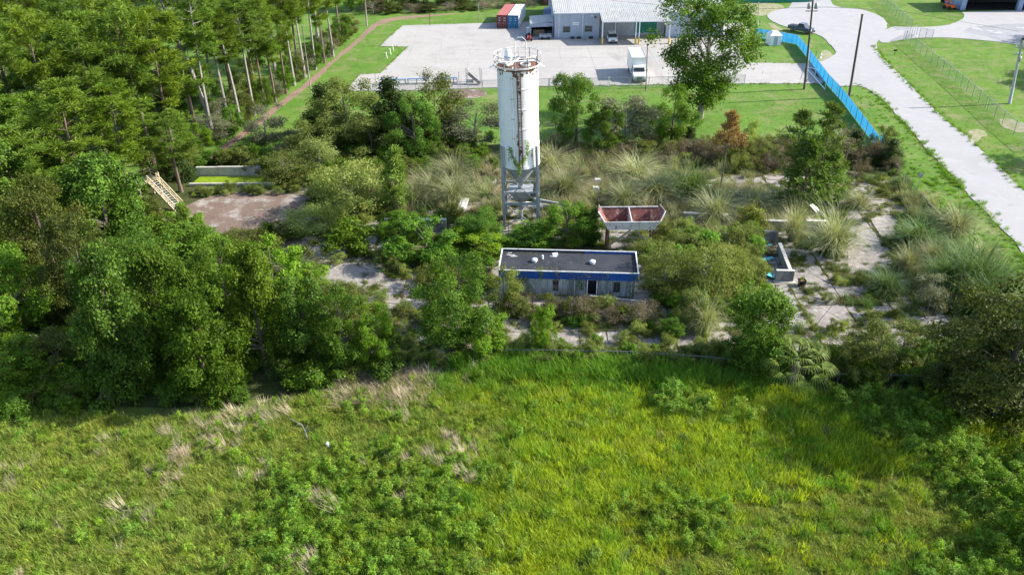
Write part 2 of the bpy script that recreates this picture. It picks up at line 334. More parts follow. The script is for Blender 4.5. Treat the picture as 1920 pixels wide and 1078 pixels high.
def trunk_mesh(rng,h,r,c,nb=9,lean=.3,n=7,mat='bark',multi=1):
    mb=MB()
    for s_ in range(multi):
        a=rng.uniform(0,6.28); pts=[];ln=lean*(1 if multi==1 else 2.2)
        for i in range(7):
            q=i/6; pts.append((math.cos(a)*ln*q*q*h*.12+rng.normal()*.02*h*.3*q,math.sin(a)*ln*q*q*h*.12+rng.normal()*.02*h*.3*q,h*q-.15*(i==0)))
        mb.tube(pts,[r*(1.35 if i==0 else 1-.8*i/6)/multi**.5 for i in range(7)],n)
        if c is not None and len(c):
            for k in rng.choice(len(c),min(nb,len(c)),replace=False):
                e=Vector(c[k]); q=min(.9,max(.2,e.z/h*.62)); i=q*6; b=Vector(pts[int(i)]).lerp(Vector(pts[min(6,int(i)+1)]),i-int(i))
                m=b.lerp(e,.5)+Vector((0,0,.06*h*rng.uniform(-.3,.8)))
                mb.tube([b,m,e],[r*.4/multi**.5,r*.25/multi**.5,r*.08],5,cap=False)
    return mb.mesh('trunk',[M[mat]])
PR={}   # kind -> list of (crown mesh, trunk mesh or None, width, height)
def proto(kind,mat,n,tm=None,seed=0,tr=.2,nb=9,multi=1,lean=.3,**k):
    for i in range(n):
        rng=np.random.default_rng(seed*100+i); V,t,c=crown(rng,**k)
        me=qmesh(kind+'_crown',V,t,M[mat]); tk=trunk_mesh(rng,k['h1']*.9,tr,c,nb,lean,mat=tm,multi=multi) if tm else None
        lo=np.percentile(V,1,axis=0);hi=np.percentile(V,99,axis=0)
        PR.setdefault(kind,[]).append((me,tk,(hi[0]-lo[0]+hi[1]-lo[1])/2,hi[2]))
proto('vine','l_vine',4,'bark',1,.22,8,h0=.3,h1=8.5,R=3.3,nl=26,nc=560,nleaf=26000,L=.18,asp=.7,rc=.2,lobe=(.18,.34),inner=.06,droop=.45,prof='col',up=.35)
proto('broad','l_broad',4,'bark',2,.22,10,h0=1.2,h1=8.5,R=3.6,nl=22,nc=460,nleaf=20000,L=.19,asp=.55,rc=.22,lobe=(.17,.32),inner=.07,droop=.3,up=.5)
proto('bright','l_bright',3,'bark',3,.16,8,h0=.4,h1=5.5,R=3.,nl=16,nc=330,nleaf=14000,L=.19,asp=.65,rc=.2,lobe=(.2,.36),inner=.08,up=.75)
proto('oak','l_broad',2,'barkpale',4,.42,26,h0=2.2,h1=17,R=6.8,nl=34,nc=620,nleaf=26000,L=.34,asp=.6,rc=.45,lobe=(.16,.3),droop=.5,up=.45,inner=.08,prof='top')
proto('olive','l_olive',3,'bark',5,.15,8,h0=.5,h1=7,R=2.9,nl=14,nc=380,nleaf=11000,L=.22,asp=.45,rc=.28,lobe=(.24,.4),up=.5)
proto('dark','l_dark',3,'bark',6,.2,8,h0=.3,h1=9,R=3.1,nl=18,nc=420,nleaf=13000,L=.26,asp=.5,rc=.3,lobe=(.24,.4),up=.5,prof='cone')
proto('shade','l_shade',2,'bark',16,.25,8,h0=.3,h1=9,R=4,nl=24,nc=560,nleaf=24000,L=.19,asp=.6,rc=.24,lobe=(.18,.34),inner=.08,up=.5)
proto('grey','l_grey',3,'barkpale',7,.1,8,h0=.4,h1=5,R=2.4,nl=11,nc=260,nleaf=7000,L=.17,asp=.45,rc=.25,lobe=(.22,.4),up=.5,multi=3)
proto('feather','l_feather',3,'barkpale',8,.1,6,h0=.2,h1=3.5,R=2.1,nl=12,nc=260,nleaf=7500,L=.2,asp=.22,rc=.24,lobe=(.24,.42),up=.2,multi=3)
proto('shrub','l_olive',3,None,9,h0=.1,h1=2.4,R=1.6,nl=9,nc=150,nleaf=3200,L=.17,asp=.5,rc=.17,lobe=(.26,.45),up=.5)
proto('shrubg','l_broad',3,None,10,h0=.1,h1=2.4,R=1.6,nl=9,nc=150,nleaf=3000,L=.19,asp=.6,rc=.17,lobe=(.26,.45),up=.5)
proto('shrubb','l_bright',3,None,11,h0=.1,h1=2.2,R=1.4,nl=9,nc=140,nleaf=2600,L=.19,asp=.6,rc=.16,lobe=(.26,.45),up=.7)
proto('brown','l_brown',2,'barkpale',12,.08,10,h0=.2,h1=3,R=1.9,nl=9,nc=160,nleaf=2600,L=.15,asp=.4,rc=.2,lobe=(.26,.45),up=.3,multi=4)
proto('shrubv','l_vine',2,None,13,h0=.1,h1=2.4,R=1.8,nl=9,nc=160,nleaf=3400,L=.21,asp=.75,rc=.2,lobe=(.26,.45),up=.5)
proto('shrubf','l_feather',2,None,14,h0=.1,h1=2.2,R=1.3,nl=8,nc=140,nleaf=3000,L=.19,asp=.22,rc=.16,lobe=(.26,.45),up=.1)
def pine_proto(kind,mat,n,seed,h,hb,R,nbr,ntuft,tl,tw,tr,bm='pinebark',conic=False,nn=24):
    for i in range(n):
        rng=np.random.default_rng(seed*100+i); mb=MB(); a0=rng.uniform(0,6.28)
        pts=[(math.cos(a0)*.5*(q/6)**2*h*.06,math.sin(a0)*.5*(q/6)**2*h*.06,h*q/6-.2*(q==0)) for q in range(7)]
        mb.tube(pts,[tr*(1.25 if q==0 else 1-.85*q/6) for q in range(7)],7); T=[]
        for b in range(nbr):
            q=(b+rng.random())/nbr; z=hb+(h-hb)*q; f=z/h*6; base=Vector(pts[int(min(5,f))]).lerp(Vector(pts[min(6,int(f)+1)]),f-int(min(5,f)))
            ln=R*((1-q)**.8*.95+.12 if conic else (math.sin(math.pi*(.12+.80*q))**.8))*rng.uniform(.6,1.1); a=b*2.4+rng.uniform(-.5,.5); t=(rng.uniform(.05,.5)+(.3 if q>.7 else 0)) if conic else rng.uniform(.05,.95)
            d=Vector((math.cos(a)*math.cos(t),math.sin(a)*math.cos(t),math.sin(t))); m=base+d*ln*.5; e=base+d*ln+Vector((0,0,ln*.12))
            mb.tube([base,m,e],[tr*.26*(1.1-q*.6),tr*.16,tr*.05],4,cap=False)
            for k in range(ntuft):
                s=rng.uniform(.4,1.02) ; p=base.lerp(m,min(1,s*2)) if s<.5 else m.lerp(e,(s-.5)*2)
                sd_=d.cross(Vector((0,0,1))).normalized()*rng.normal()*ln*.22*(1.1-abs(s-.65)); T.append(tuple(p+sd_+Vector((0,0,rng.uniform(-.1,.6 if not conic else .25)*ln*.4))))
        T.append((pts[6][0],pts[6][1],h)); T=np.array(T); nt_=len(T); C=np.repeat(T,nn,0); n_=len(C)
        D=nrmz(rng.normal(size=(n_,3))+np.array([0,0,.55])); L=rng.uniform(.7,1.25,n_)*tl; side=nrmz(np.cross(D,rng.normal(size=(n_,3))))*tw/2
        b0=C+D*L[:,None]*.05; e0=C+D*L[:,None]; V=np.stack([b0-side*.5,b0+side*.5,e0+side,e0-side],1).reshape(-1,3)
        tone=np.repeat(rng.uniform(.1,.85,nt_),nn)+rng.normal(size=n_)*.12
        PR.setdefault(kind,[]).append((qmesh(kind+'_crown',V,tone,M[mat]),mb.mesh('trunk',[M[bm]]),2*R*.85,h+tl*.5))
pine_proto('pine','l_pine',5,21,20,8,3.5,26,9,.62,.055,.2,nn=44)
pine_proto('pinetall','l_pine',3,22,23,13,2.8,24,8,.6,.055,.2,'barkpale',nn=40)
pine_proto('ypine','l_ypine',2,23,5.5,.5,1.7,30,6,.42,.06,.09,conic=True,nn=20)
pine_proto('mpine','l_ypine',3,24,10,3.6,2.5,20,5,.5,.06,.13,conic=True,nn=26)
pine_proto('opine','l_orange',2,25,8,4.5,1.9,24,6,.4,.06,.1,conic=True,nn=18)
def grass_proto(kind,mat,n,seed,nb,h,spread,wd,lean,curve,tones=(0,1),seg=3,azr=(0,6.28)):
    for i in range(n):
        rng=np.random.default_rng(seed*100+i); az=rng.uniform(*azr,nb); r=spread*np.sqrt(rng.random(nb)); a2=rng.uniform(0,6.28,nb)
        B=np.stack([r*np.cos(a2),r*np.sin(a2),0*r],1); L=h*rng.uniform(.55,1.15,nb)
        V=blades(rng,B,az,rng.uniform(*lean,nb),L,wd*rng.uniform(.7,1.3,nb),rng.uniform(*curve,nb),seg)
        t=np.repeat(rng.uniform(*tones,nb),seg)
        PR.setdefault(kind,[]).append((qmesh(kind,V.reshape(-1,3),t,M[mat]),None,h*.9,h*.85))
grass_proto('grich','g_rich',4,31,60,.75,.42,.035,(.05,.5),(.2,1.1))
grass_proto('gyellow','g_yellow',4,32,60,.6,.42,.032,(.05,.5),(.2,1.1))
grass_proto('gyrich','g_yellow',2,132,60,.6,.42,.032,(.05,.5),(.2,1.1),(0,.5))
grass_proto('golive','g_olive',3,33,60,.30,.45,.03,(.2,.8),(.3,1.2))
grass_proto('gmid','g_mid',4,34,60,.6,.42,.032,(.05,.6),(.3,1.3))
grass_proto('straw','l_straw',3,35,45,.85,.3,.025,(.2,1.1),(.2,1.2))
grass_proto('strawlay','l_straw',3,135,50,1.0,.3,.03,(.5,1.1),(.2,1.),azr=(1.9,2.8))
grass_proto('pampas','l_pampas',4,36,620,2.5,.38,.03,(.03,.85),(.9,2.4),seg=4)
grass_proto('pampasg','l_pampasg',3,37,620,2.1,.5,.035,(.03,.95),(.9,2.5),seg=4)
grass_proto('tallgrass','l_pampas',3,38,110,1.5,.5,.035,(.03,.5),(.2,1.2))
grass_proto('tallstraw','l_straw',2,39,90,1.4,.5,.03,(.03,.6),(.2,1.2))
grass_proto('sedge','l_pampasg',3,40,110,1.1,.5,.035,(.03,.6),(.3,1.4))
proto('weed','g_weed',4,None,41,h0=.05,h1=.75,R=.5,nl=6,nc=50,nleaf=560,L=.10,asp=.45,rc=.09,lobe=(.3,.5),up=.7)
proto('weedb','g_weedb',4,None,42,h0=.05,h1=1.25,R=.42,nl=8,nc=60,nleaf=620,L=.12,asp=.34,rc=.08,lobe=(.22,.38),up=.6,prof='col')
proto('lowweed','l_olive',3,None,43,h0=.02,h1=.32,R=.5,nl=6,nc=40,nleaf=320,L=.1,asp=.45,rc=.09,lobe=(.3,.5),up=.7)
proto('drywood','l_brown',2,None,44,h0=.02,h1=.5,R=.6,nl=6,nc=40,nleaf=300,L=.14,asp=.3,rc=.12,lobe=(.3,.5),up=.4)
def palm_proto():
    rng=np.random.default_rng(51); Q=[];T=[]; mb=MB(); mb.tube([(0,0,-.1),(.05,0,1.2),(.1,0,2.3)],[.28,.24,.26],10)
    for i in range(30):
        a=i*2.4; q=i/30; el=1.35-1.75*q+rng.uniform(-.1,.1); pl=1.35; p0=np.array([.1,0,2.3]); d=np.array([math.cos(a)*math.cos(el),math.sin(a)*math.cos(el),math.sin(el)])
        c=p0+d*pl-np.array([0,0,.12*pl]); mb.bar(p0,c,.05,.03,1)
        s=np.array([-math.sin(a),math.cos(a),0]); ns=13
        for k in range(ns):
            f=(k/(ns-1)-.5)*2.5; dd=d*math.cos(f)+s*math.sin(f); L=1.05*(1-.2*abs(f)/1.25); w=np.cross(dd,np.array([0,0,1])); w=w/np.linalg.norm(w) *.024
            m=c+dd*L*.55; e=m+(dd*.8+np.array([0,0,-1.0]))*L*.5
            Q+= [c-w*.4,c+w*.4,m+w,m-w, m-w,m+w,e+w*.2,e-w*.2]; tt=.25+.6*(1-q)*rng.random()+.1*rng.random(); T+=[tt,tt]
    PR['palm']=[(qmesh('palm_crown',np.array(Q),np.array(T),M['l_palm']),mb.mesh('trunk',[M['bark'],M['l_palm']]),3.9,4.2)]
palm_proto()
# ================================================================ THE SETTING
def rag(pts,amp,seed=4,step=.9):
    for _ in range(2):
        q=[]
        for i in range(len(pts)):
            a,b=pts[i],pts[(i+1)%len(pts)]
            q+=[(a[0]*.75+b[0]*.25,a[1]*.75+b[1]*.25),(a[0]*.25+b[0]*.75,a[1]*.25+b[1]*.75)]
        pts=q
    r=random.Random(seed); q=[]; w=0
    for i in range(len(pts)):
        a,b=pts[i],pts[(i+1)%len(pts)]; L=math.hypot(b[0]-a[0],b[1]-a[1]); n=max(1,min(40,int(L/step)))
        if L<1e-6: continue
        nx,ny=-(b[1]-a[1])/L,(b[0]-a[0])/L
        for k in range(n):
            w=w*.72+r.uniform(-1,1)*.6; e=w*amp; q.append((a[0]+(b[0]-a[0])*k/n+nx*e,a[1]+(b[1]-a[1])*k/n+ny*e))
    return q
def sheet(name,pix,z,mat,thick=0,world=False,ragged=0):
    pts=[(p if world else tuple(G(*p)[:2])) for p in pix]; mb=MB()
    if ragged: pts=rag(pts,ragged,len(name))
    if thick: mb.prism(pts,z-thick,z)
    else:
        ar=sum(pts[i][0]*pts[(i+1)%len(pts)][1]-pts[(i+1)%len(pts)][0]*pts[i][1] for i in range(len(pts)))
        if ar<0: pts=pts[::-1]
        mb.add([(x,y,z) for x,y in pts],[tuple(range(len(pts)))])
    return tag(mb.build(name,M[mat]),kind='structure')
sheet('ground',[(-2500,-200),(2500,-200),(2500,4000),(-2500,4000)],0,'wild',world=True)
sheet('meadow',[(-300,760),(100,760),(330,765),(600,735),(760,715),(950,690),(1200,690),(1560,730),(1800,750),(2200,780),(2300,1500),(-300,1500)],.012,'meadow')
LAWN=[(-900,200),(250,330),(400,290),(700,285),(1000,268),(1400,262),(1640,290),(1690,330),(1750,400),(1850,500),(1925,575),(2400,760),(3600,300),(2600,-60),(900,-110),(-900,-60)]
sheet('lawn',LAWN,.016,'lawn')
sheet('rough_lawn',[(1560,0),(1613,17),(1660,35),(1667,55),(1640,87),(1663,120),(1713,167),(1763,217),(1833,277),(1919,360),(2500,800),(2900,300),(2300,-50),(1560,-50)],.022,'roughlawn')
sheet('yard_ground',[(330,400),(520,355),(600,330),(930,320),(1200,300),(1650,315),(1730,400),(1800,520),(1850,600),(1820,680),(1500,690),(940,690),(700,700),(620,600),(540,480),(420,435)],.018,'yard',ragged=.3)
sheet('dirt_clearing',[(300,415),(330,395),(400,362),(500,358),(575,368),(585,385),(560,402),(520,415),(480,432),(410,440),(350,445),(300,440)],.03,'dirt',ragged=.3)
sheet('bark_path',[(385,300),(400,285),(460,242),(520,195),(578,152),(638,98),(673,73),(700,42),(740,32),(860,25),(860,27),(750,37),(712,46),(684,72),(648,100),(592,152),(534,197),(476,244),(418,290),(405,300)],.03,'chips',ragged=.3)
PAD=[(648,172),(675,141),(713,139),(738,115),(765,89),(712,88),(732,69),(755,49),(930,44),(1000,41),(1040,45),(1260,45),(1405,45),(1405,75),(1385,95),(1400,119),(1512,120),(1530,138),(1545,158),(1400,158),(1010,163),(905,166),(800,170)]
sheet('concrete_pad',PAD,.10,'pad',.12)
jt=tag(bpy.data.objects.new('pad_joints',None),kind='structure'); COL.objects.link(jt)
for k in range(-8,14):
    x=k*6.1-2; a,b=(143.5,170) if x>-9 else (158,186)
    if -26<x<46: MB().box((0,0,0),(.07,b-a,.006)).build('joint_strip',M['asph'],jt,loc=(x,(a+b)/2,.106))
for k in range(4): MB().box((0,0,0),(58,.07,.006)).build('joint_strip',M['asph'],jt,loc=(14,147+k*7.2,.109))
sheet('road',[(2000,640),(1920,478),(1870,420),(1850,400),(1793,340),(1760,303),(1693,230),(1647,180),(1610,160),(1585,165),(1545,158),(1512,120),(1535,118),(1560,108),(1567,97),(1551,80),(1533,65),(1500,60),(1455,45),(1437,35),(1440,27),(1453,20),(1487,15),(1490,-25),(1550,-25),(1557,15),(1613,17),(1657,33),(1667,52),(1637,87),(1663,120),(1713,167),(1763,217),(1800,247),(1833,277),(1919,360),(2060,500)],.10,'road',.12,ragged=.24)
sheet('side_drive',[(1664,50),(1700,52),(1750,52),(1790,46),(1812,32),(1800,20),(2300,20),(2300,100),(1920,88),(1850,76),(1760,71),(1700,73),(1640,86)],.085,'road',.1,ragged=.24)
sheet('asphalt_patch',[(1795,62),(1830,50),(1920,44),(2300,40),(2300,95),(1920,84),(1870,76),(1840,66)],.10,'asph',ragged=.3)
sheet('sand_verge',[(1385,8),(1440,5),(1480,14),(1440,32),(1400,28)],.03,'sand',ragged=.5)
for q in ([(1545,92),(1560,100),(1568,112),(1550,120),(1530,118),(1538,104)],[(1790,268),(1805,250),(1838,242),(1855,250),(1830,262),(1822,280),(1800,282)],[(1870,222),(1905,225),(1935,240),(1925,252),(1880,240)],[(1440,42),(1455,48),(1470,58),(1450,56)]):
    sheet('sandy_spot',q,.032,'sand',ragged=.5)
sheet('dirt_mound_patch',[(840,170),(905,167),(918,180),(880,188),(835,184)],.035,'dirt',ragged=.3)
# irregular turf lips over the road edge are grass clumps (below)
def halfplane(pl,nx,ny,c):
    out=[]
    for i in range(len(pl)):
        p,q=pl[i],pl[(i+1)%len(pl)]; a=p[0]*nx+p[1]*ny-c; b=q[0]*nx+q[1]*ny-c
        if a>=0: out.append(p)
        if (a>=0)!=(b>=0):
            t=a/(a-b); out.append((p[0]+(q[0]-p[0])*t,p[1]+(q[1]-p[1])*t))
    # roughen long cut edges a little
    return out
def polyarea(pl): return abs(sum(pl[i][0]*pl[(i+1)%len(pl)][1]-pl[(i+1)%len(pl)][0]*pl[i][1] for i in range(len(pl))))/2
# ---------------- broken slabs of the abandoned yard, each one a piece of its own
yard=tag(bpy.data.objects.new('slab_yard',None),kind='structure'); COL.objects.link(yard)
def inpoly(pt,poly):
    x,y=pt; c=False; n=len(poly)
    for i in range(n):
        x1,y1=poly[i];x2,y2=poly[(i+1)%n]
        if (y1>y)!=(y2>y) and x<(x2-x1)*(y-y1)/(y2-y1)+x1:c=not c
    return c
SLABP=[(545,480),(620,440),(700,400),(720,330),(930,345),(1300,330),(1420,330),(1600,325),(1650,370),(1700,450),(1710,540),(1790,590),(1800,660),(1600,680),(1330,680),(960,680),(720,660),(640,600),(600,520)]
rs=random.Random(5)
for i in range(-6,13):
    for j in range(0,12):
        cx,cy=i*4.4-.5,57.5+j*4.1; cx+=.08*(cy-57)*.3
        if not inpoly(P(cx,cy)[:2],SLABP): continue
        w,d=2.18,2.03; n=10; pts=[]
        for k,(a,b) in enumerate(((-1,-1),(1,-1),(1,1),(-1,1))):   # ragged, chipped outline
            a2,b2=((-1,-1),(1,-1),(1,1),(-1,1))[(k+1)%4]
            for t in (0,.3,.62):
                e=.0 if t==0 else rs.uniform(-.10,.03)
                x=(a+(a2-a)*t)*(w-rs.uniform(0,.06)); y=(b+(b2-b)*t)*(d-rs.uniform(0,.06))
                pts.append((x*(1+e/2),y*(1+e/2)))
        frag=[pts]
        for _ in range(rs.choice((1,1,2,2,3))):
            a=rs.uniform(0,3.14); c0=rs.uniform(-.9,.9); nx,ny=math.cos(a),math.sin(a); nf=[]
            for f in frag:
                for sg in(1,-1):
                    g_=halfplane(f,nx*sg,ny*sg,c0*sg+.035)
                    if len(g_)>2 and polyarea(g_)>.25: nf.append(g_)
            frag=nf
        for f in frag:
            mx,my=sum(p[0] for p in f)/len(f),sum(p[1] for p in f)/len(f)
            mb=MB(); mb.prism([(p[0]-mx,p[1]-my) for p in f],-.12,0); o=mb.build('slab',M['slab'],yard,loc=(cx+mx,cy+my,.085+rs.uniform(-.035,.035)))
            o.rotation_euler=(rs.uniform(-.02,.02),rs.uniform(-.02,.02),rs.uniform(-.03,.03))
# two slabs lifted at the left of the yard with a free edge
def freeslab(pix,z,name='raised_slab',tilt=(0,0)):
    pts=[G(*p) for p in pix]; c=sum((p for p in pts),Vector())/len(pts); mb=MB(); mb.prism([(p.x-c.x,p.y-c.y) for p in pts],-.22,0)
    o=mb.build(name,M['slab'],yard,loc=(c.x,c.y,z)); o.rotation_euler=(*tilt,0)
freeslab([(548,482),(600,464),(640,454),(662,462),(650,476),(610,488),(560,492)],.28,tilt=(.02,-.03))
freeslab([(600,520),(640,498),(700,494),(725,505),(712,528),(660,540),(605,538)],.2,tilt=(.02,.02))
freeslab([(1588,410),(1608,402),(1640,440),(1668,500),(1664,520),(1590,518)],.16,tilt=(.01,-.01))
freeslab([(1628,408),(1655,405),(1682,438),(1672,452),(1650,445)],.2,tilt=(-.03,.03))
freeslab([(1325,628),(1365,624),(1372,655),(1340,660),(1326,650)],.2)
# ================================================================ LARGE THINGS
# ---------------- cement silo
sb=G(979,420); silo=thing('cement_silo','tall white cement silo with rust streaks on a grey steel leg frame','silo',sb,math.radians(-4)); silo.rotation_euler=(0,math.radians(-1.35),math.radians(-4))
R0=2.2; zs=[8.0,10.2,12.4,14.6,16.8,18.75]
for a,b in zip(zs,zs[1:]):
    MB().lathe([(R0,a+.03),(R0,b-.03)],56).build('barrel_course',M['silo'],silo,smooth=True)
    MB().lathe([(R0-.0,b-.05),(R0+.045,b-.05),(R0+.045,b+.05),(R0,b+.05)],56).build('seam_band',M['silo'],silo)
MB().lathe([(R0+.0,7.75),(R0+.05,7.75),(R0+.05,8.08),(R0,8.08)],48).build('base_ring',M['silo'],silo)
MB().lathe([(.32,5.2),(.36,5.3),(R0-.06,7.78),(R0-.06,8.02)],48).build('cone',M['galv'],silo,smooth=True)
MB().lathe([(.34,4.7),(.34,5.25)],16).build('outlet',M['galv'],silo,smooth=True)
for x in(-1.95,1.95):
    for y in(-1.6,1.6):
        m=MB(); m.box((x,y,5.1),(.30,.05,10.4)); m.box((x,y-.14,5.1),(.30,.04,10.4)); m.box((x,y+.14,5.1),(.30,.04,10.4)); m.box((x,y,5.1),(.06,.26,10.4))
        m.build('leg',M['galv'],silo); MB().box((x,y,.05),(.7,.7,.1)).build('foot_plate',M['rust'],silo)
for z,w in((3.35,.34),(4.75,.16),(7.55,.2)):
    for y in(-1.6,1.6): MB().bar((-1.8,y,z),(1.8,y,z),.12,w).build('cross_beam',M['galv'],silo)
    for x in(-1.95,1.95): MB().bar((x,-1.46,z),(x,1.46,z),.12,w).build('cross_beam',M['galv'],silo)
for y in(-1.62,1.62):
    for p,q in(((-1.8,3.6),(1.8,7.4)),((1.8,3.6),(-1.8,7.4)),((-1.8,3.1),(0,1.9)),((0,1.9),(-1.8,.4)),((0,1.9),(1.8,.4))):
        e=.04 if p[0]>0 else -.04
        MB().bar((p[0],y+e,p[1]),(q[0],y+e,q[1]),.09,.09).build('brace',M['galv'],silo)
for x in(-1.97,1.97):
    for p,q in(((-1.5,3.6),(1.5,7.4)),((1.5,3.6),(-1.5,7.4)),((-1.5,.4),(1.5,3.1)),((1.5,.4),(-1.5,3.1))):
        e=.04 if p[0]>0 else -.04
        MB().bar((x+e,p[0],p[1]),(x+e,q[0],q[1]),.09,.09).build('brace',M['galv'],silo)
# weigh hopper on the frame
m=MB(); m.add([(-1.4,-1.2,4.6),(1.4,-1.2,4.6),(1.4,1.2,4.6),(-1.4,1.2,4.6),(-.5,-.4,3.0),(.5,-.4,3.0),(.5,.4,3.0),(-.5,.4,3.0)],[(0,4,5,1),(1,5,6,2),(2,6,7,3),(3,7,4,0),(0,1,2,3)]); m.build('weigh_hopper',M['galv'],silo)
MB().lathe([(.3,1.9),(.3,3.0)],14).build('discharge_pipe',M['galv'],silo,smooth=True)
MB().box((0,-.2,1.0),(.25,.25,1.9)).build('pedestal',M['white'],silo)
# rusty ladder and fill pipe down the front of the barrel
for k in(.03,.19): 
    m=MB(); a=-math.pi/2+k; m.tube([((R0+.12)*math.cos(a),(R0+.12)*math.sin(a),z) for z in(7.9,12,18.9)],.06,6); m.build('ladder_rail',M['rust'],silo)
m=MB()
for z in np.arange(8.1,18.8,.34):
    a,b=-math.pi/2+.03,-math.pi/2+.19; m.bar(((R0+.12)*math.cos(a),(R0+.12)*math.sin(a),z),((R0+.12)*math.cos(b),(R0+.12)*math.sin(b),z),.03)
tag(m.build('ladder_rungs',M['rust'],silo),kind='stuff')
a=-math.pi/2-.22; MB().tube([((R0+.08)*math.cos(a),(R0+.08)*math.sin(a),z) for z in(7.9,18.3)]+[((R0-.5)*math.cos(a),(R0-.5)*math.sin(a),19.1)],.07,8).build('fill_pipe',M['silo'],silo)
for z in(9.2,11.4,13.6,15.8,18):
    MB().box(((R0+.06)*math.cos(a),(R0+.06)*math.sin(a),z),(.26,.12,.08)).build('pipe_clamp',M['rust'],silo)
rr=random.Random(21)
for k in range(32):      # flaked rust patches: below the rim, along the ladder, on the base ring
    q=rr.random()
    if q<.45: a=-math.pi/2+rr.uniform(-1.4,1.4); z=18.7-abs(rr.gauss(0,.25)); w_,h_=rr.uniform(.08,.3),rr.uniform(.15,.5)
    elif q<.8: a=-math.pi/2+.11+rr.gauss(0,.09); z=rr.uniform(8.2,18.5)**1; w_,h_=rr.uniform(.04,.14),rr.uniform(.3,1.1)
    else: a=-math.pi/2+rr.uniform(-1.4,1.4); z=rr.uniform(8.1,9.6); w_,h_=rr.uniform(.04,.12),rr.uniform(.2,.7)
    m=MB(); pts=[]; n=9
    for i in range(n):
        t=6.283*i/n; f=rr.uniform(.55,1.2); aa=a+w_*f*math.cos(t)/R0; zz=z+h_*.5*f*math.sin(t); zz=min(18.72,max(7.8,zz)); pts.append(((R0+.012)*math.cos(aa),(R0+.012)*math.sin(aa),zz))
    m.add(pts,[tuple(range(n))[::-1]]); m.build('rust_patch',M['rust'],silo)
# top: rusted deck, holes, railing hoop, filter
MB().lathe([(R0+.06,18.7),(R0+.06,18.86),(R0-.25,18.9),(.9,19.12),(.02,19.15)],48).build('top_deck',M['rust'],silo)
for x,y,r in((-.8,-.6,.42),(.9,-.7,.55),(.3,.8,.5)):
    MB().lathe([(r,18.98),(r,19.22),(r-.07,19.22),(r-.07,19.0)],18,c=(x,y)).build('hatch_collar',M['rail'],silo)
    MB().lathe([(r-.07,19.1),(.01,19.1)],18,c=(x,y)).build('hatch_opening',M['dark'],silo)
MB().box((0,.1,19.22),(3.6,.28,.08),rz=.12).build('deck_channel',M['clean'],silo); MB().box((-.4,-.3,19.28),(.26,3.2,.08),rz=-.35).build('deck_channel',M['rail'],silo)
m=MB(); pts=[(2.48*math.cos(t),2.48*math.sin(t),20.15) for t in np.linspace(-.2,2*math.pi-.55,40)]; m.tube(pts,.045,6); m.build('top_rail',M['rail'],silo)
m=MB(); m.tube([(2.48*math.cos(t),2.48*math.sin(t),19.6) for t in np.linspace(.2,2*math.pi-1.9,34)],.035,6); m.build('middle_rail',M['rail'],silo)
m=MB(); m.lathe([(2.46,18.95),(2.5,18.95),(2.5,19.12),(2.46,19.12)],40); m.build('toe_board',M['rail'],silo)
for t in np.arange(0,2*math.pi,math.pi/6):
    c_,s__=math.cos(t),math.sin(t); m=MB(); m.bar((2.47*c_,2.47*s__,18.9),(2.47*c_,2.47*s__,20.15),.06); m.build('rail_post',M['rust'] if int(t*3)%2 else M['rail'],silo)
    MB().bar((R0*c_,R0*s__,18.8),(2.6*c_,2.6*s__,18.97),.07).build('bracket',M['rail'],silo)
m=MB(); m.tube([(-.35,2.2,19),(-.35,2.2,20.9),(0,2.2,21.25),(.5,2.2,21.25),(.85,2.2,20.9),(.85,2.2,19)],.05,6); m.build('ladder_hoop',M['rail'],silo)
m=MB(); m.lathe([(.02,20.3),(.36,20.2),(.42,19.2)],16,c=(-1.0,1.0)); m.build('vent_filter',M['clean'],silo,smooth=True)
MB().lathe([(.43,19.42),(.45,19.42),(.45,19.6),(.43,19.6)],16,c=(-1.0,1.0)).build('filter_band',M['bluegrey'],silo)
for sx in(-1,1): MB().bar((sx*2.5,-.4,19.0),(sx*2.95,-.5,18.75),.3,.05).build('toe_plate',M['clean'],silo)
# vines hanging on the barrel
rng=np.random.default_rng(77)
def vine_on(name,pth,n,L,par,mat='l_bright',w=.12,label=None,cat=None):
    pth=np.array(pth); s=rng.random(n)*(len(pth)-1); i=s.astype(int).clip(0,len(pth)-2); f=(s-i)[:,None]; C=pth[i]*(1-f)+pth[i+1]*f+rng.normal(size=(n,3))*w*np.array([1,.5,1])
    V=leafq(rng,C,nrmz(rng.normal(size=(n,3))*.6+np.array([0,-.8,.4])),rng.uniform(.6,1.2,n)*L,rng.uniform(.4,.7,n)*L)
    me=qmesh(name,V.reshape(-1,3),rng.random(n),M[mat]); o=bpy.data.objects.new(name,me); COL.objects.link(o); o.parent=par
    if label: tag(o,label,cat)
    return o
v1=[(-.95,-2.15,10.4),(-.85,-2.2,9.6),(-.4,-2.38,8.7),(0,-2.42,8.2),(.05,-2.35,7.2)]; v2=[(1.0,-2.05,10.9),(1.0,-2.1,9.9),(.75,-2.25,9.1),(.3,-2.38,8.6)]
T=silo.matrix_basis if False else Matrix.Translation(sb)@Matrix.Rotation(math.radians(-1.35),4,'Y')@Matrix.Rotation(math.radians(-4),4,'Z')
for pth,n,lb in((v1,260,'longer green vine hanging down the left front of the silo barrel'),(v2,170,'green vine climbing the right leg of the silo barrel')):
    w_=[tuple(T@Vector(p)) for p in pth]; vine_on('hanging_vine',w_,n,.2,None,'l_bright',.13,lb,'vine')
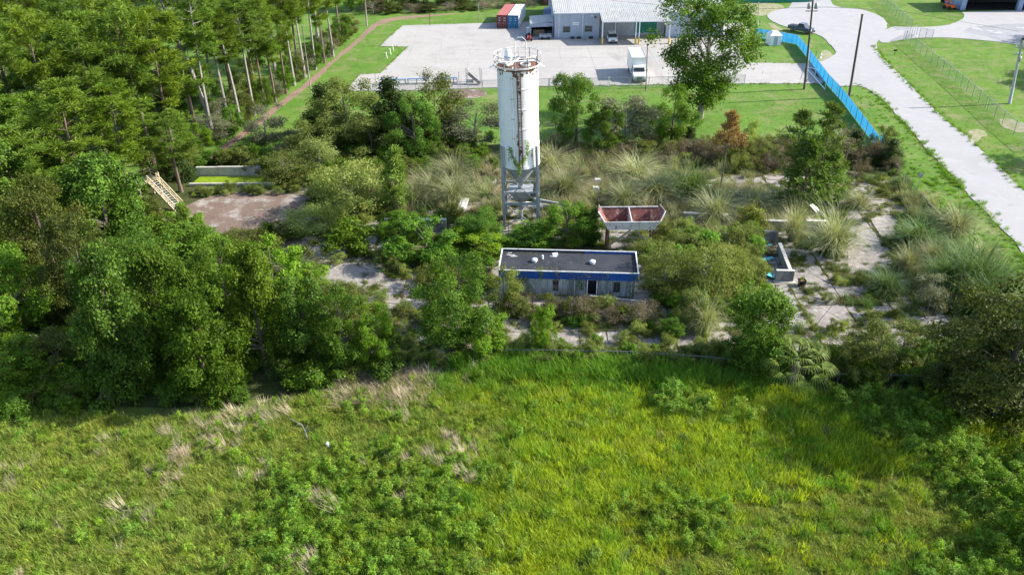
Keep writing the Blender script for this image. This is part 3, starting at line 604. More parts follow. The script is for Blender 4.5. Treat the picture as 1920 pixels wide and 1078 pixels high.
# lying screw conveyor beside the legs
c=G(993,415); t=thing('screw_conveyor','dirty white tube with a grey beam lying between the silo legs','conveyor',(c.x-.6,c.y+1,.9),0)
MB().tube([(0,0,.9),(2.2,-.1,.7)],.32,14).build('tube',M['white'],t,smooth=True); MB().bar((1.5,0,.9),(6.5,.3,-.2),.25,.3).build('beam',M['woodlight'],t); MB().bar((1.2,.6,1.3),(5.6,1.1,.1),.18,.22).build('beam',M['galv'],t)
# ---------------- site office
A=G(935,506,3.1);B=G(1197,513,3.1); C_=G(1195,470,3.1); ex=(B-A).normalized(); ang=math.atan2(ex.y,ex.x); LW=(B-A).length; DW=4.5
off=thing('site_office','abandoned long site office with dark flat roof, white roof edge and blue fascia','office',(A.x,A.y,0),ang)
H=3.1; IN=.25
npn=11; pw=(LW-2*IN)/npn
op=[(4,'w'),(7,'d'),(9,'w2'),(1,'w')]
for i in range(npn):
    x0=IN+i*pw; kinds=dict(op); k=kinds.get(i)
    def pan(xa,xb,za,zb): 
        m=MB(); m.corr((xa,IN,za),(xb,IN,za),(0,0,zb-za),.2,.025,(0,1,0),flat=.8); m.build('wall_panel',M['siding'],off)
    if k in('w','w2'):
        a,b=x0+.26,x0+.26+(.68 if k=='w' else .78); pan(x0,a,.25,2.55);pan(b,x0+pw,.25,2.55);pan(a,b,.25,.72);pan(a,b,2.0,2.55)
        w=MB();
        for p,q in(((a,1.97),(b,1.97)),((a,.75),(b,.75)),((a+.03,.72),(a+.03,2.0)),((b-.03,.72),(b-.03,2.0))): w.bar((p[0],IN-.02,p[1]),(q[0],IN-.02,q[1]),.06)
        w=w.build('window',M['galv'] if i!=0 else M['dark'],off); MB().box(((a+b)/2,IN+.08,1.36),(b-a,.02,1.24)).build('pane',M['glass'],w)
        if k=='w2': MB().box(((a+b)/2,IN-.04,1.36),(.08,.05,1.25)).build('mullion',M['rust'],w)
    elif k=='d':
        pan(x0,x0+.1,.25,2.55)
        w=MB()
        for p,q in(((x0+.14,.25),(x0+.14,2.2)),((x0+1.1,.25),(x0+1.1,2.2)),((x0+.1,2.15),(x0+1.14,2.15)),((x0+.1,.35),(x0+1.14,.35))): w.bar((p[0],IN-.03,p[1]),(q[0],IN-.03,q[1]),.1)
        w=w.build('door_frame',M['clean'],off); MB().box((x0+.62,IN+.55,1.4),(.86,.03,2)).build('dark_doorway',M['dark'],w)
        dl=MB().box((0,0,0),(.05,.9,2)).build('open_door_leaf',M['siding'],off,loc=(x0+1.1,IN+.42,1.35))
    else: pan(x0,x0+pw,.25,2.55)
MB().box((IN+.05,DW/2,1.4),(.08,DW-2*IN,2.3)).build('side_wall',M['siding'],off);MB().box((LW-IN-.05,DW/2,1.4),(.08,DW-2*IN,2.3)).build('side_wall',M['siding'],off)
MB().box((LW/2,DW-IN,1.4),(LW-2*IN-.2,.08,2.3)).build('rear_wall',M['siding'],off)
for x in(IN-.03,LW*.55,LW-.55,LW-IN+.03): MB().box((x,IN-.05,1.4),(.09,.08,2.35)).build('downpipe',M['trimwhite'],off)
MB().box((LW/2,DW/2,.12),(LW-.8,DW-.8,.22)).build('floor_frame',M['rust'],off)
nf=14
for i in range(nf):
    a,b=LW*i/nf,LW*(i+1)/nf-.01; m=MB(); m.corr((a,0,2.22),(b,0,2.22),(0,0,.83),.24,.035,(0,-1,0),flat=.55); m.build('fascia_panel',M['blue'],off)
for x in(.0,LW): 
    for i in range(4): m=MB(); m.corr((x,DW*i/4,2.22),(x,DW*(i+1)/4-.01,2.22),(0,0,.83),.24,.035,(1 if x else -1,0,0)); m.build('fascia_panel',M['blue'],off)
m=MB(); m.corr((0,DW,2.22),(LW,DW,2.22),(0,0,.83),.24,.03,(0,1,0)); m.build('rear_fascia',M['blue'],off)
for a_,b_,mt in((.08,LW*.62,'roofdark'),(LW*.62,LW-.08,'blue')):
    m=MB(); m.corr((a_,DW-.08,2.86),(b_,DW-.08,2.86),(0,0,.22),.24,.02,(0,-1,0)); m.build('parapet_inner_face',M[mt],off)
MB().box((LW/2,.14,2.2),(LW-.1,.26,.03)).build('soffit',M['siding'],off)
MB().box((LW/2,DW/2,2.84),(LW-.14,DW-.14,.06)).build('roof',M['roofdark'],off)
for c,d in(((LW/2,-.01,H),(LW+.2,.13,.09)),((LW/2,DW,H),(LW+.2,.13,.09)),((0,DW/2,H+.003),(.13,DW-.13,.085)),((LW,DW/2,H+.003),(.13,DW-.13,.085))): MB().box(c,d).build('roof_edge_trim',M['trimwhite'],off)
for x,y,s in((3.45,2.3,.8),(9.3,2.25,.8),):
    m=MB(); m.lathe([(.3*s,2.87),(.3*s,3.05),(.42*s,3.05),(.40*s,3.16),(.2*s,3.26),(.01,3.28)],16,c=(x,y)); m.build('roof_vent',M['clean'],off,smooth=True)
MB().lathe([(.09,2.87),(.09,3.3),(.0,3.31)],10,c=(4.25,2.9)).build('roof_pipe',M['clean'],off)
MB().box((5.5,3.7,3.0),(.55,.3,.25),rz=.3).build('roof_curb',M['clean'],off); MB().box((5.3,3.5,2.9),(.7,.16,.05),rz=-.1).build('loose_sheet',M['clean'],off)
rp=random.Random(9)
for k in range(9): 
    m=MB(); cx,cy,r=.6+rp.random()*.8,3.2+rp.random()*.9,rp.uniform(.08,.26); m.prism([(cx+r*rp.uniform(.6,1.3)*math.cos(a),cy+r*.5*rp.uniform(.6,1.3)*math.sin(a)) for a in np.linspace(0,5.5,7)],2.872,2.876+.002*k); m.build('peeled_patch',M['conc_l'],off)
OT=Matrix.Translation((A.x,A.y,0))@Matrix.Rotation(ang,4,'Z')
def ovine(lb,pth,n,mat='l_olive',w=.14,L=.13): vine_on('creeper',[tuple(OT@Vector(p)) for p in pth],n,L,None,mat,w,lb,'vine')
ovine('thin creeper over the blue fascia left of the first office window',[(3.9,.6,2.95),(4.1,-.05,3.2),(4.3,-.1,2.6),(4.2,.1,2.1)],150)
ovine('brown dry creeper hanging over the office fascia above the first window',[(5.6,.2,3.2),(5.8,-.1,3.1),(5.9,-.12,2.5),(5.7,.1,2.0)],130,'l_brown')
ovine('dead creeper tangle spread over the office fascia above the door',[(6.9,-.08,2.9),(7.8,-.1,2.4),(8.8,-.1,2.8),(9.9,-.1,2.45),(10.9,-.1,2.9)],420,'l_brown',.2,.1)
ovine('green creeper on the office wall left of the door',[(7.9,.1,2.2),(8.3,.05,1.6),(8.2,.1,1.1)],170,'l_vine',.2)
ovine('grey creeper at the left part of the office wall',[(2.4,0,2.7),(2.6,.05,2.0),(3.2,.08,1.2),(3.0,.05,.3)],260,'l_olive',.22)
ovine('creeper climbing the right corner of the office',[(13.1,.0,.4),(13.3,-.05,1.4),(13.5,-.1,2.5),(13.2,-.1,2.9)],260,'l_vine',.24)
ovine('creeper along the bottom of the office wall',[(3.2,-.1,.2),(6,-.15,.35),(8.4,-.2,.2)],420,'l_olive',.25)
ovine('trailing creeper on the front of the office roof',[(3.3,.5,3.0),(4.2,.8,3.05),(4.4,.3,3.2),(5.2,.9,3.0)],120,'l_feather',.12,.1)
lt=tag(bpy.data.objects.new('roof_litter_base',None)) if False else None
rl=np.random.default_rng(8); n=420; xs=np.concatenate([rl.uniform(.2,LW-.2,160),rl.uniform(.2,4,130),rl.uniform(.2,LW-.2,130)]); ysv=np.concatenate([rl.uniform(.2,DW-.2,160),DW-.25-np.abs(rl.normal(size=130))*.35,.25+np.abs(rl.normal(size=130))*.25])
V=leafq(rl,np.stack([xs,ysv.clip(.15,DW-.15),np.full(n,2.9)],1),nrmz(rl.normal(size=(n,3))*.25+np.array([0,0,1])),rl.uniform(.06,.2,n),rl.uniform(.04,.12,n)); lo=bpy.data.objects.new('roof_litter',qmesh('roof_litter',V.reshape(-1,3),rl.random(n),M['l_brown'])); COL.objects.link(lo); lo.parent=off; lo['kind']='stuff'
# ramp with handrail at the door
t=thing('access_ramp','grey wooden ramp with thin white handrail in front of the office door','ramp',tuple(off.matrix_basis@Vector((0,0,0))) if False else (A.x,A.y,0),ang)
MB().box((10.2,-.7,.42),(3.4,1.5,.08)).build('deck',M['woodlight'],t); MB().box((13.0,-.8,.25),(2.6,1.4,.06)).build('slope',M['woodlight'],t)
MB().bar((9.1,-1.4,1.25),(14.6,-1.7,.95),.06).build('handrail',M['rail'],t)
for x in(9.2,10.6,12,13.4): MB().bar((x,-1.4-.05*(x-9),0),(x,-1.4-.05*(x-9),1.22-.05*(x-9)),.07).build('rail_post',M['woodlight'],t)
MB().box((10.3,-1.45,.75),(2.6,.04,.55)).build('side_sheet',M['galv'],t)
# ---------------- aggregate hopper
FL=G(1134,417,4.2);FR=G(1238,416,4.2); hx=(FR-FL).normalized(); LH=(FR-FL).length
hop=thing('aggregate_hopper','rusty open steel hopper with white front, divider and propped legs','hopper',(FL.x,FL.y,0),math.atan2(hx.y,hx.x))
def plate(name,pts,mat,par,th=.05,mat2=None):
    p=[Vector(q) for q in pts]; n=(p[1]-p[0]).cross(p[2]-p[0]).normalized()*th; k=len(p); m=MB()
    m.add(p+[q+n for q in p],[tuple(range(k))[::-1]],0); m.add(p+[q+n for q in p],[tuple(range(k,2*k))]+[(i,(i+1)%k,(i+1)%k+k,i+k) for i in range(k)],1)
    return m.build(name,[M[mat],M[mat2 or mat]],par)
DH=3.1; zb=3.15
plate('front_panel',[(0,0,4.2),(LH,0,4.2),(LH-.55,.25,zb),(.45,.25,zb)],'hopwhite',hop,.06)
plate('inner_front',[(0,.08,4.19),(.45,.33,zb),(LH-.55,.33,zb),(LH,.08,4.19)],'rustred',hop,.03)
plate('rear_panel',[(-.3,DH,4.5),(1.2,DH-1.0,2.6),(LH-1.2,DH-1.0,2.6),(LH+.3,DH,4.5)],'rustred',hop,-.05,'rustred')
plate('side_panel',[(0,0,4.22),(-.65,.9,5.0),(-.35,DH,4.9),(.9,DH-1.0,2.6),(.45,.3,zb)],'rustred',hop,.05,'hopwhite')
plate('side_panel',[(LH,0,4.22),(LH-.55,.3,zb),(LH-.9,DH-1.0,2.6),(LH+.35,DH,4.9),(LH+.65,.9,5.0)],'rustred',hop,.05,'hopwhite')
plate('bottom_plate',[(.45,.3,zb-.02),(LH-.55,.3,zb-.02),(LH-.9,DH-1,2.55),(.9,DH-1,2.55)],'rust',hop,.04)
plate('divider',[(LH*.5,.02,4.25),(LH*.5,DH,4.55),(LH*.5,DH-1,2.7),(LH*.5,.3,zb)],'rail',hop,.08)
MB().bar((-.3,DH,4.55),(LH+.3,DH,4.55),.1).build('rear_rim',M['hopwhite'],hop); MB().bar((-.02,-.03,4.2),(LH+.02,-.03,4.2),.09).build('front_rim',M['hopwhite'],hop)
MB().bar((-.65,.9,5.05),(-.02,-.02,4.26),.1).build('wing_rim',M['hopwhite'],hop);MB().bar((LH+.65,.9,5.05),(LH+.02,-.02,4.26),.1).build('wing_rim',M['hopwhite'],hop)
for x in(.5,LH-.6):
    for y in(.35,DH-.9): MB().bar((x,y,0),(x,y,3.2),.2).build('leg',M['rust'],hop)
MB().bar((.5,.2,1.2),(LH*.48,.2,3.15),.14).build('prop',M['woodlight'],hop);MB().bar((LH-.6,.2,1.2),(LH*.56,.2,3.15),.14).build('prop',M['woodlight'],hop)
MB().bar((.5,.3,2.2),(LH-.6,.3,2.2),.06).build('tie_bar',M['galv'],hop)
# ---------------- concrete bunker walls
def wallpx(name,label,a,b,h,th,mat='conc',cap=True,cat='wall',z0=0,group=None):
    p=G(*a);q=G(*b);d=q-p;L=d.length; t=thing(name,label,cat,(p.x,p.y,0),math.atan2(d.y,d.x),group)
    n=max(1,round(L/2.6)); r=random.Random(int(a[0]))
    for i in range(n):
        hh=h*r.uniform(.97,1.02); m=MB(); m.box((L*(i+.5)/n,th/2,hh/2+z0),(L/n-.03,th,hh)); m.build('wall_section',M[mat],t,bevel=.03)
        if cap: MB().box((L*(i+.5)/n,th/2,hh+.03+z0),(L/n-.05,th+.06,.05)).build('coping',M['conc_l'],t)
    return t
wallpx('bunker_wall','long low concrete bunker wall at the left of the silo, half overgrown',(722,436),(838,436),1.6,.45)
wallpx('bunker_wall','short concrete wall stub with pale top right of the rusty hopper',(1280,418),(1364,421),1.2,.4)
wallpx('bunker_wall','dark concrete wall piece between pampas clumps behind the teal boards',(1407,430),(1475,432),1.1,.45)
wallpx('bunker_wall','concrete wall piece half hidden behind the biggest pampas clump',(1508,437),(1548,438),1.5,.45)
wallpx('concrete_block','rounded grey concrete block at the back of the bay with teal boards',(1419,452),(1457,452),1.15,.5,cap=False,cat='block')
wallpx('bay_wall','slanting concrete side wall of the bay with teal boards',(1482,529),(1461,476),1.35,.3)
t=wallpx('bay_wall','short front wall of the bay beside the black pot, on a pale footing',(1452,529),(1487,530),1.35,.28)
MB().box((1.0,-.12,.08),(2.2,.5,.14)).build('footing',M['conc_l'],t)
t=wallpx('retaining_wall','long pale concrete tank wall behind the green algae water',(370,332),(492,331),1.35,.3,'conc_l')
wallpx('retaining_wall','rear concrete tank wall under the dark hedge at upper left',(424,312),(500,311),.9,.3)
wallpx('retaining_wall','low white topped wall in front of the green algae water',(355,350),(512,349),.35,.3,'conc_l')
sheet('algae_pond',[(362,345),(376,332),(492,331),(500,344)],.14,'algae')
# teal boards, black pot
for (u,v),rz,s,lb in(((1438,490),.5,(1.8,.45),'teal board lying in the concrete bay near the grass fronds'),((1446,521),.9,(.9,.8),'teal sheet lying against the front wall of the bay'),((1443,464),.2,(.5,.3),'small teal scrap at the back of the concrete bay')):
    g=G(u,v); o=MB().box((0,0,0),(s[0],s[1],.05)).build('teal_board',M['teal'],loc=(g.x,g.y,.32)); o.rotation_euler=(.08,.1,rz); tag(o,lb,'board')
g=G(1502,537); t=thing('plant_pot','square black nursery pot with a small plant beside the bay wall','pot',(g.x,g.y,.1))
m=MB(); m.add([(-.27,-.27,0),(.27,-.27,0),(.27,.27,0),(-.27,.27,0),(-.34,-.34,.66),(.34,-.34,.66),(.34,.34,.66),(-.34,.34,.66)],[(0,1,5,4),(1,2,6,5),(2,3,7,6),(3,0,4,7),(3,2,1,0)]); m.box((0,-.35,.64),(.74,.05,.08));m.box((0,.35,.64),(.74,.05,.08));m.box((.35,0,.64),(.05,.64,.08));m.box((-.35,0,.64),(.05,.64,.08)); m.build('pot',M['black'],t); MB().box((0,0,.55),(.6,.6,.05)).build('soil',M['rust'],t)
o=link('plant',PR['weedb'][0][0],t,(0,0,.5),0,(.55,.55,.7))
# white weathered planks and blocks
def planks(u,v,rz,tilt,n,L,w,name,label,cat,mat='white'):
    g=G(u,v); t=thing(name,label,cat,(g.x,g.y,.35),rz)
    for i in range(n):
        o=MB().box((0,0,0),(w,L,.12)).build('board',M[mat],t,loc=((i-(n-1)/2)*(w+.07),0,.05*(i%2))); o.rotation_euler=(tilt,0,0.02*(i-1))
planks(867,392,-.25,.35,3,3.0,.3,'plank_stack','sloping stack of white weathered planks left of the silo','planks')
planks(1530,400,.35,.3,2,2.2,.28,'plank_stack','two pale planks leaning beside the big pampas clump','planks')
for (u,v,lb) in((1119,349,'upper of two white weathered blocks in the tall grass right of the silo'),(1117,364,'lower of two white weathered blocks in the tall grass right of the silo'),(1327,362,'small pale block half hidden in tall grass near the orange pine')):
    g=G(u,v); t=thing('concrete_block',lb,'block',(g.x,g.y,0),.1)
    for k in range(3): MB().box((rs.uniform(-.05,.05),0,.35+k*.28),(.78,.55,.25),rz=rs.uniform(-.1,.1)).build('block_layer',M['white'],t,bevel=.04)
# ---------------- toppled yellow access stair
g=G(330,402); t=thing('steel_stair','toppled pale tan steel stair and platform half swallowed by bushes','stair',(g.x,g.y,.2),math.radians(-40)); t.scale=(1.15,1.25,.95)
for y in(0,.95):
    MB().bar((0,y,.2),(-4.6,y,2.7),.1,.26).build('stringer',M['yellow'],t)
    MB().bar((0,y,1.25),(-4.6,y,3.75),.08).build('handrail',M['yellow'],t); MB().bar((0,y,.75),(-4.6,y,3.25),.06).build('mid_rail',M['yellow'],t)
    for k in range(5): MB().bar((-k*1.15,y,.2+k*.625),(-k*1.15,y,1.25+k*.625),.07).build('baluster',M['yellow'],t)
for k in range(13): MB().box((-.3-k*.34,.48,.36+k*.185),(.26,.9,.05)).build('tread',M['conc_l'],t)
MB().box((-5.6,.1,2.75),(2.0,2.3,.1)).build('platform',M['yellow'],t)
for x,y in((-4.7,-1),(-6.5,-1),(-6.5,1.2),(-4.7,1.2)): MB().bar((x,y,0),(x+.15,y,3.8),.11).build('post',M['yellow'],t)
for p,q in(((-4.7,-1),(-6.5,-1)),((-6.5,-1),(-6.5,1.2)),((-4.7,1.2),(-6.5,1.2))):
    MB().bar((*p,3.75),(*q,3.75),.08).build('platform_rail',M['yellow'],t);MB().bar((*p,3.3),(*q,3.3),.06).build('platform_rail',M['yellow'],t)
MB().bar((-6.4,-1,.3),(-2,-2.2,.15),.22,.25).build('fallen_beam',M['white'],t);MB().bar((-4.6,-1,.2),(-1.6,-.7,.2),.2).build('fallen_beam',M['white'],t)
# ---------------- warehouse
WX0,WX1,CX0,CX1=9.8,46.,19.35,33.6; WY=177.4; EZ=5.3
wh=thing('warehouse','large white metal warehouse with shade-blue wall colour, pale ribbed roof and open canopy bays','building',(0,0,.1))
def wallseg(x0,x1,y,z1,z0=0,name='wall_panel',mat='metalwall',step=1.55):
    n=max(1,round((x1-x0)/step))
    for i in range(n):
        a,b=x0+(x1-x0)*i/n,x0+(x1-x0)*(i+1)/n; m=MB(); m.corr((a,y,z0),(b-.02,y,z0),(0,0,z1-z0),.3,.03,(0,-1,0)); m.build(name,M[mat],wh)
wallseg(WX0,CX0,WY,EZ); wallseg(CX1,WX1,WY,EZ); MB().box((WX0+.05,WY+15.3,EZ/2+.2),(.1,30,EZ+.2)).build('side_wall',M['metalwall'],wh); MB().box((WX1-.05,WY+15.3,EZ/2+.2),(.1,30,EZ+.2)).build('side_wall',M['metalwall'],wh)
MB().box(((CX0+CX1)/2,WY+2,EZ/2+.1),(CX1-CX0,.1,EZ+.4)).build('canopy_back_wall',M['metalwall'],wh)
# roof: ribbed panels, rising north
n=22
for i in range(n):
    a,b=WX0-.3+(WX1-WX0+.6)*i/n,WX0-.3+(WX1-WX0+.6)*(i+1)/n; m=MB()
    m.corr((a,WY-.25,EZ+.05),(b-.03,WY-.25,EZ+.05),(0,16.5,2.0),.41,.06,(0,-.12,1),flat=.7); m.build('roof_panel',M['metalroof'],wh)
m=MB(); m.add([(WX0-.3,WY+16.25,EZ+2.05),(WX1+.3,WY+16.25,EZ+2.05),(WX1+.3,WY+31,EZ+.1),(WX0-.3,WY+31,EZ+.1)],[(0,1,2,3)]); m.build('rear_roof_slope',M['metalroof'],wh)
n=10
for i in range(n):
    a,b=CX0-.1+(CX1-CX0)*i/n,CX0-.1+(CX1-CX0)*(i+1)/n; m=MB(); m.corr((a,WY-5.6,EZ-.62),(b-.03,WY-5.6,EZ-.62),(0,5.7,.82),.36,.06,(0,-.12,1),flat=.7); m.build('canopy_roof_panel',M['metalroof'],wh)
MB().box(((CX0+CX1)/2,WY-5.62,EZ-.72),(CX1-CX0+.2,.1,.24)).build('canopy_gutter',M['clean'],wh)
for a,b in((WX0-.2,CX0-.15),(CX1+.1,WX1+.2)): MB().box(((a+b)/2,WY-.33,EZ-.02),(b-a,.14,.2)).build('gutter',M['clean'],wh)
for x in(WX0+.9,CX0-3.6): MB().box((x,WY-.12,EZ/2),(.12,.1,EZ-.2)).build('downpipe',M['clean'],wh)
def win(x,z,w,h):
    o=MB(); 
    for c,d in(((x,WY-.06,z+h/2),(w+.16,.08,.08)),((x,WY-.06,z-h/2),(w+.16,.08,.08)),((x-w/2-.04,WY-.06,z),(.08,.08,h)),((x+w/2+.04,WY-.06,z),(.08,.08,h))): o.box(c,d)
    o=o.build('window',M['galv'],wh); MB().box((x,WY-.05,z),(w,.03,h)).build('pane',M['glass'],o); MB().box((x,WY-.075,z),(w,.02,.04)).build('bar',M['galv'],o)
win(12.35,1.9,1.5,1.25); win(17.0,1.95,1.5,1.25)
o=MB().box((14.3,WY-.09,3.05),(1.35,.06,.62)).build('wall_sign',M['clean'],wh)
for k in range(5): MB().box((13.86+k*.22,WY-.125,3.05),(.12,.01,.2)).build('sign_mark',M['galv'],o)
MB().box((18.4,WY-.12,4.35),(.45,.25,.25)).build('wall_vent',M['dark'],wh);MB().box((17.7,WY-.1,4.6),(.3,.12,.2)).build('wall_lamp',M['clean'],wh)
for x in(13.6,15.0,17.6):
    MB().box((x,WY-.4,.2),(.8,.5,.4)).build('wall_base_box',M['dark'],wh)
for x in(CX0+.1,26.4,27.1,33.4):
    MB().box((x,WY-5.45,EZ/2-.4),(.2,.2,EZ-.9)).build('column',M['clean'],wh); MB().lathe([(.2,0),(.2,1.25),(.01,1.27)],12,c=(x,WY-5.7)).build('bollard',M['yellowpaint'],wh)
for x in(22.8,): MB().box((x+.2,WY+1.7,EZ/2-.2),(.22,.22,EZ-.6)).build('column',M['clean'],wh); MB().box((x+.2,WY+1.5,.5),(.2,.1,1)).build('bollard',M['yellowpaint'],wh)
for a,b in((19.7,22.7),(23.3,26.2)):
    for k in range(9): MB().box(((a+b)/2+.05,WY+1.88-.0,.25+k*.5),(b-a,.06,.47)).build('roller_door_slat',M['doorgrey'],wh)
MB().box((29.6,WY+1.85,1.9),(4.6,.08,2.6)).build('green_screen',M['green'],wh)
# side lean-to
a=G(994,43,3.1); lean=thing('lean_to','open grey lean-to shed at the left end of the warehouse','shed',(a.x,a.y,.1))
LX=WX0-a.x-.1; m=MB(); m.corr((0,0,2.75),(LX,0,3.05),(0,6.5,.25),.4,.05,(0,0,1)); m.build('roof',M['metalroof'],lean)
m=MB(); m.corr((0,-.02,2.0),(LX,-.02,2.15),(0,0,.8),.4,.04,(0,-1,0)); m.build('front_fascia',M['metalwall'],lean)
for x in(.1,LX-.2): MB().box((x,.1,1.2),(.15,.15,2.5)).build('post',M['metalwall'],lean)
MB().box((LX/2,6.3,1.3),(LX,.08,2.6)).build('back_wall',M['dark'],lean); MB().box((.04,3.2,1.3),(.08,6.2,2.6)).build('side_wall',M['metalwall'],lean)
g=Vector((a.x,a.y,0))
o=tag(MB().box((0,0,0),(2.4,.4,1.2)).box((0,-.22,.1),(2.2,.04,.06)).box((0,-.22,-.3),(2.2,.04,.06)).build('stacked_boards',M['tan'],loc=(g.x+1.9,g.y+1.2,.75)),'brown boards stored under the open lean-to','boards')
t=thing('flatbed_trailer','low grey trailer parked in front of the lean-to','trailer',(g.x+3.2,g.y-2.1,.1)); MB().box((0,0,.55),(2.6,1.5,.14)).build('bed',M['bluegrey'],t); MB().box((0,-.7,.85),(2.6,.06,.3)).build('side_rail',M['galv'],t);MB().box((0,.7,.85),(2.6,.06,.3)).build('side_rail',M['galv'],t)
for x in(-.7,.7):
    for y in(-.8,.8): 
        w=MB(); w.tube([(x,y-.1,.3),(x,y+.1,.3)],.3,14); w.build('wheel',M['tyre'],t)
g=G(992,66); t=thing('liquid_tank','pale grey plastic tank in a cage behind the red mower','tank',(g.x,g.y,.1)); m=MB(); m.box((0,0,.85),(1.1,1.1,1.3)); m.build('tank',M['clean'],t,bevel=.12); m=MB(); m.box((0,0,.1),(1.2,1.2,.16)); m.build('pallet',M['wood'],t)
for z in(.4,.9,1.4): MB().box((0,-.58,z),(1.16,.03,.03)).build('cage_bar',M['galv'],t)
for x in(-.5,-.17,.17,.5): MB().box((x,-.6,.85),(.03,.03,1.35)).build('cage_bar',M['galv'],t)
g=G(992,77); t=thing('red_machine','small dark red tractor parked by the lean-to','tractor',(g.x,g.y,.1)); m=MB(); m.box((0,0,.75),(.9,1.7,.45)); m.build('hood',M['red'],t,bevel=.08); MB().box((0,.6,1.2),(.5,.4,.5)).build('seat',M['black'],t); MB().box((0,-.85,.5),(1.5,.25,.3)).build('front_bar',M['red'],t)
for x,y,r in((-.6,.55,.5),(.6,.55,.5),(-.55,-.65,.34),(.55,-.65,.34)): MB().tube([(x-.13,y,r),(x+.13,y,r)],r,16).build('wheel',M['tyre'],t)
for x in(-.3,.3): MB().box((x,-.99,.82),(.18,.04,.14)).build('headlight',M['clean'],t)
# ---------------- shipping containers
def container(name,label,p,rz,mats):
    t=thing(name,label,'container',(p[0],p[1],.1),rz); Wc,Lc,Hc=2.44,12.19,2.85; side,door,top,side2=mats
    for x,nx,mt in((0,-1,side2),(Wc,1,side)):
        for i in range(6): m=MB(); m.corr((x,.1+(Lc-.2)*i/6,.15),(x,.1+(Lc-.2)*(i+1)/6,.15),(0,0,Hc-.25),.28,.04,(-nx,0,0)); m.build('side_panel',M[mt],t)
    for i in range(8): m=MB(); m.corr((0.05,Lc*i/8,Hc-.03),(.05,Lc*(i+1)/8-.01,Hc-.03),(Wc-.1,0,0),.38,.02,(0,0,1)); m.build('roof_panel',M[top],t)
    MB().box((Wc/2,Lc-.05,Hc/2),(Wc,.06,Hc)).build('end_wall',M[side],t)
    for x in(.06,Wc-.06):
        for y in(.05,Lc-.07): MB().box((x,y,Hc/2),(.14,.14,Hc)).build('corner_post',M[door],t)
    MB().box((Wc/2,.0,Hc-.06),(Wc,.12,.12)).build('header',M[door],t); MB().box((Wc/2,.0,.08),(Wc,.12,.16)).build('sill',M[door],t)
    for k in(0,1):
        d=MB(); d.corr((.13+k*1.1,.06,.18),(1.2+k*1.1,.06,.18),(0,0,Hc-.36),.36,.03,(0,-1,0)); d=d.build('door',M[door],t)
        for x in(.35,.85): MB().tube([(.13+k*1.1+x,0,.2),(.13+k*1.1+x,0,Hc-.22)],.03,6).build('lock_rod',M['galv'],d)
        MB().box((.5+k*1.1,.0,1.1),(.3,.03,.05)).build('lock_handle',M['clean'],d)
        for zz in(1.7,2.2): MB().box((.68+k*1.1,.015,zz),(.34,.01,.12)).build('door_marking',M['clean'],d)
    return t
ca=G(931.5,54); cb=G(967,54.5)
container('shipping_container','red brown shipping container with faded roof beside a blue and white one','container_' if 0 else ca,math.radians(-9),('contred','contred','contredtop','contred'))
dx=2.5; container('shipping_container','white shipping container with blue doors right of the red one',(ca.x+dx*math.cos(math.radians(-9)),ca.y+dx*math.sin(math.radians(-9))),math.radians(-9),('clean','contblue','clean','clean'))
g=G(1028,24); t=container('shipping_container','red container far behind the warehouse corner',(g.x-1,g.y+8),math.radians(-2),('contred','contred','contredtop','contred'))
g=G(1026,38); tag(MB().box((0,0,1.3),(1.6,2,2.6)).box((0,-1.02,1.3),(1.3,.06,2.2)).build('utility_cabinet',M['bluegrey'],loc=(g.x,g.y,.05)),'small lavender grey cabinet tucked behind the lean-to','cabinet')
# ---------------- vehicles
def vehicle(name,label,cat,p,rz,L,Wd,prof,cab,mat,wheels,r=.36,extra=None,group=None):
    """prof: side outline of the body (y,z) front at y=0; cab: outline of the glazed cabin"""
    t=thing(name,label,cat,(p[0],p[1],.1),rz,group)
    def side(pr,w,nm,mt,inset=0,top=1.):
        m=MB(); n=len(pr); zmin=min(z for _,z in pr); zmax=max(z for _,z in pr)
        vs=[]
        for sx in(-1,1): vs+=[(sx*w/2*(1-inset*(z-zmin)/(zmax-zmin+1e-6)),y,z) for y,z in pr]
        m.add(vs,[tuple(range(n)),tuple(range(n,2*n))[::-1]]+[(i,i+n,(i+1)%n+n,(i+1)%n) for i in range(n)]); return m.build(nm,M[mt],t,bevel=.05)
    side(prof,Wd,'body',mat,.04); side(cab,Wd*.94,'windows','glass',.14)
    ys=[q[0] for q in cab]; zs_=[q[1] for q in cab]; yt=[q[0] for q in cab if q[1]>max(zs_)-.05]
    MB().box((0,(min(yt)+max(yt))/2,max(zs_)+.03),(Wd*.80,max(yt)-min(yt)+.1,.07)).build('roof',M[mat],t,bevel=.03)
    for y in wheels:
        for sx in(-1,1):
            w=MB(); w.tube([(sx*(Wd/2-.12)-.12,y,r),(sx*(Wd/2-.12)+.12,y,r)],r,18); w=w.build('wheel',M['tyre'],t); MB().tube([(sx*(Wd/2+.005)-.01,y,r),(sx*(Wd/2+.005)+.01,y,r)],r*.6,12).build('rim',M['chrome'],w)
    zf=max(z for y,z in prof if y<.3)
    for sx in(-1,1): MB().box((sx*Wd*.36,-.01,zf-.16),(.34,.06,.17)).build('headlight',M['clean'],t); MB().box((sx*(Wd/2+.1),cab[0][0]+.35,1.15),(.18,.1,.16)).build('mirror',M[mat],t); MB().box((sx*Wd*.38,L+.01,.95),(.22,.05,.2)).build('tail_light',M['red'],t)
    MB().box((0,-.03,.42),(Wd*.94,.14,.22)).build('bumper',M['black'],t); MB().box((0,-.02,zf-.2),(Wd*.42,.05,.2)).build('grille',M['black'],t)
    return t
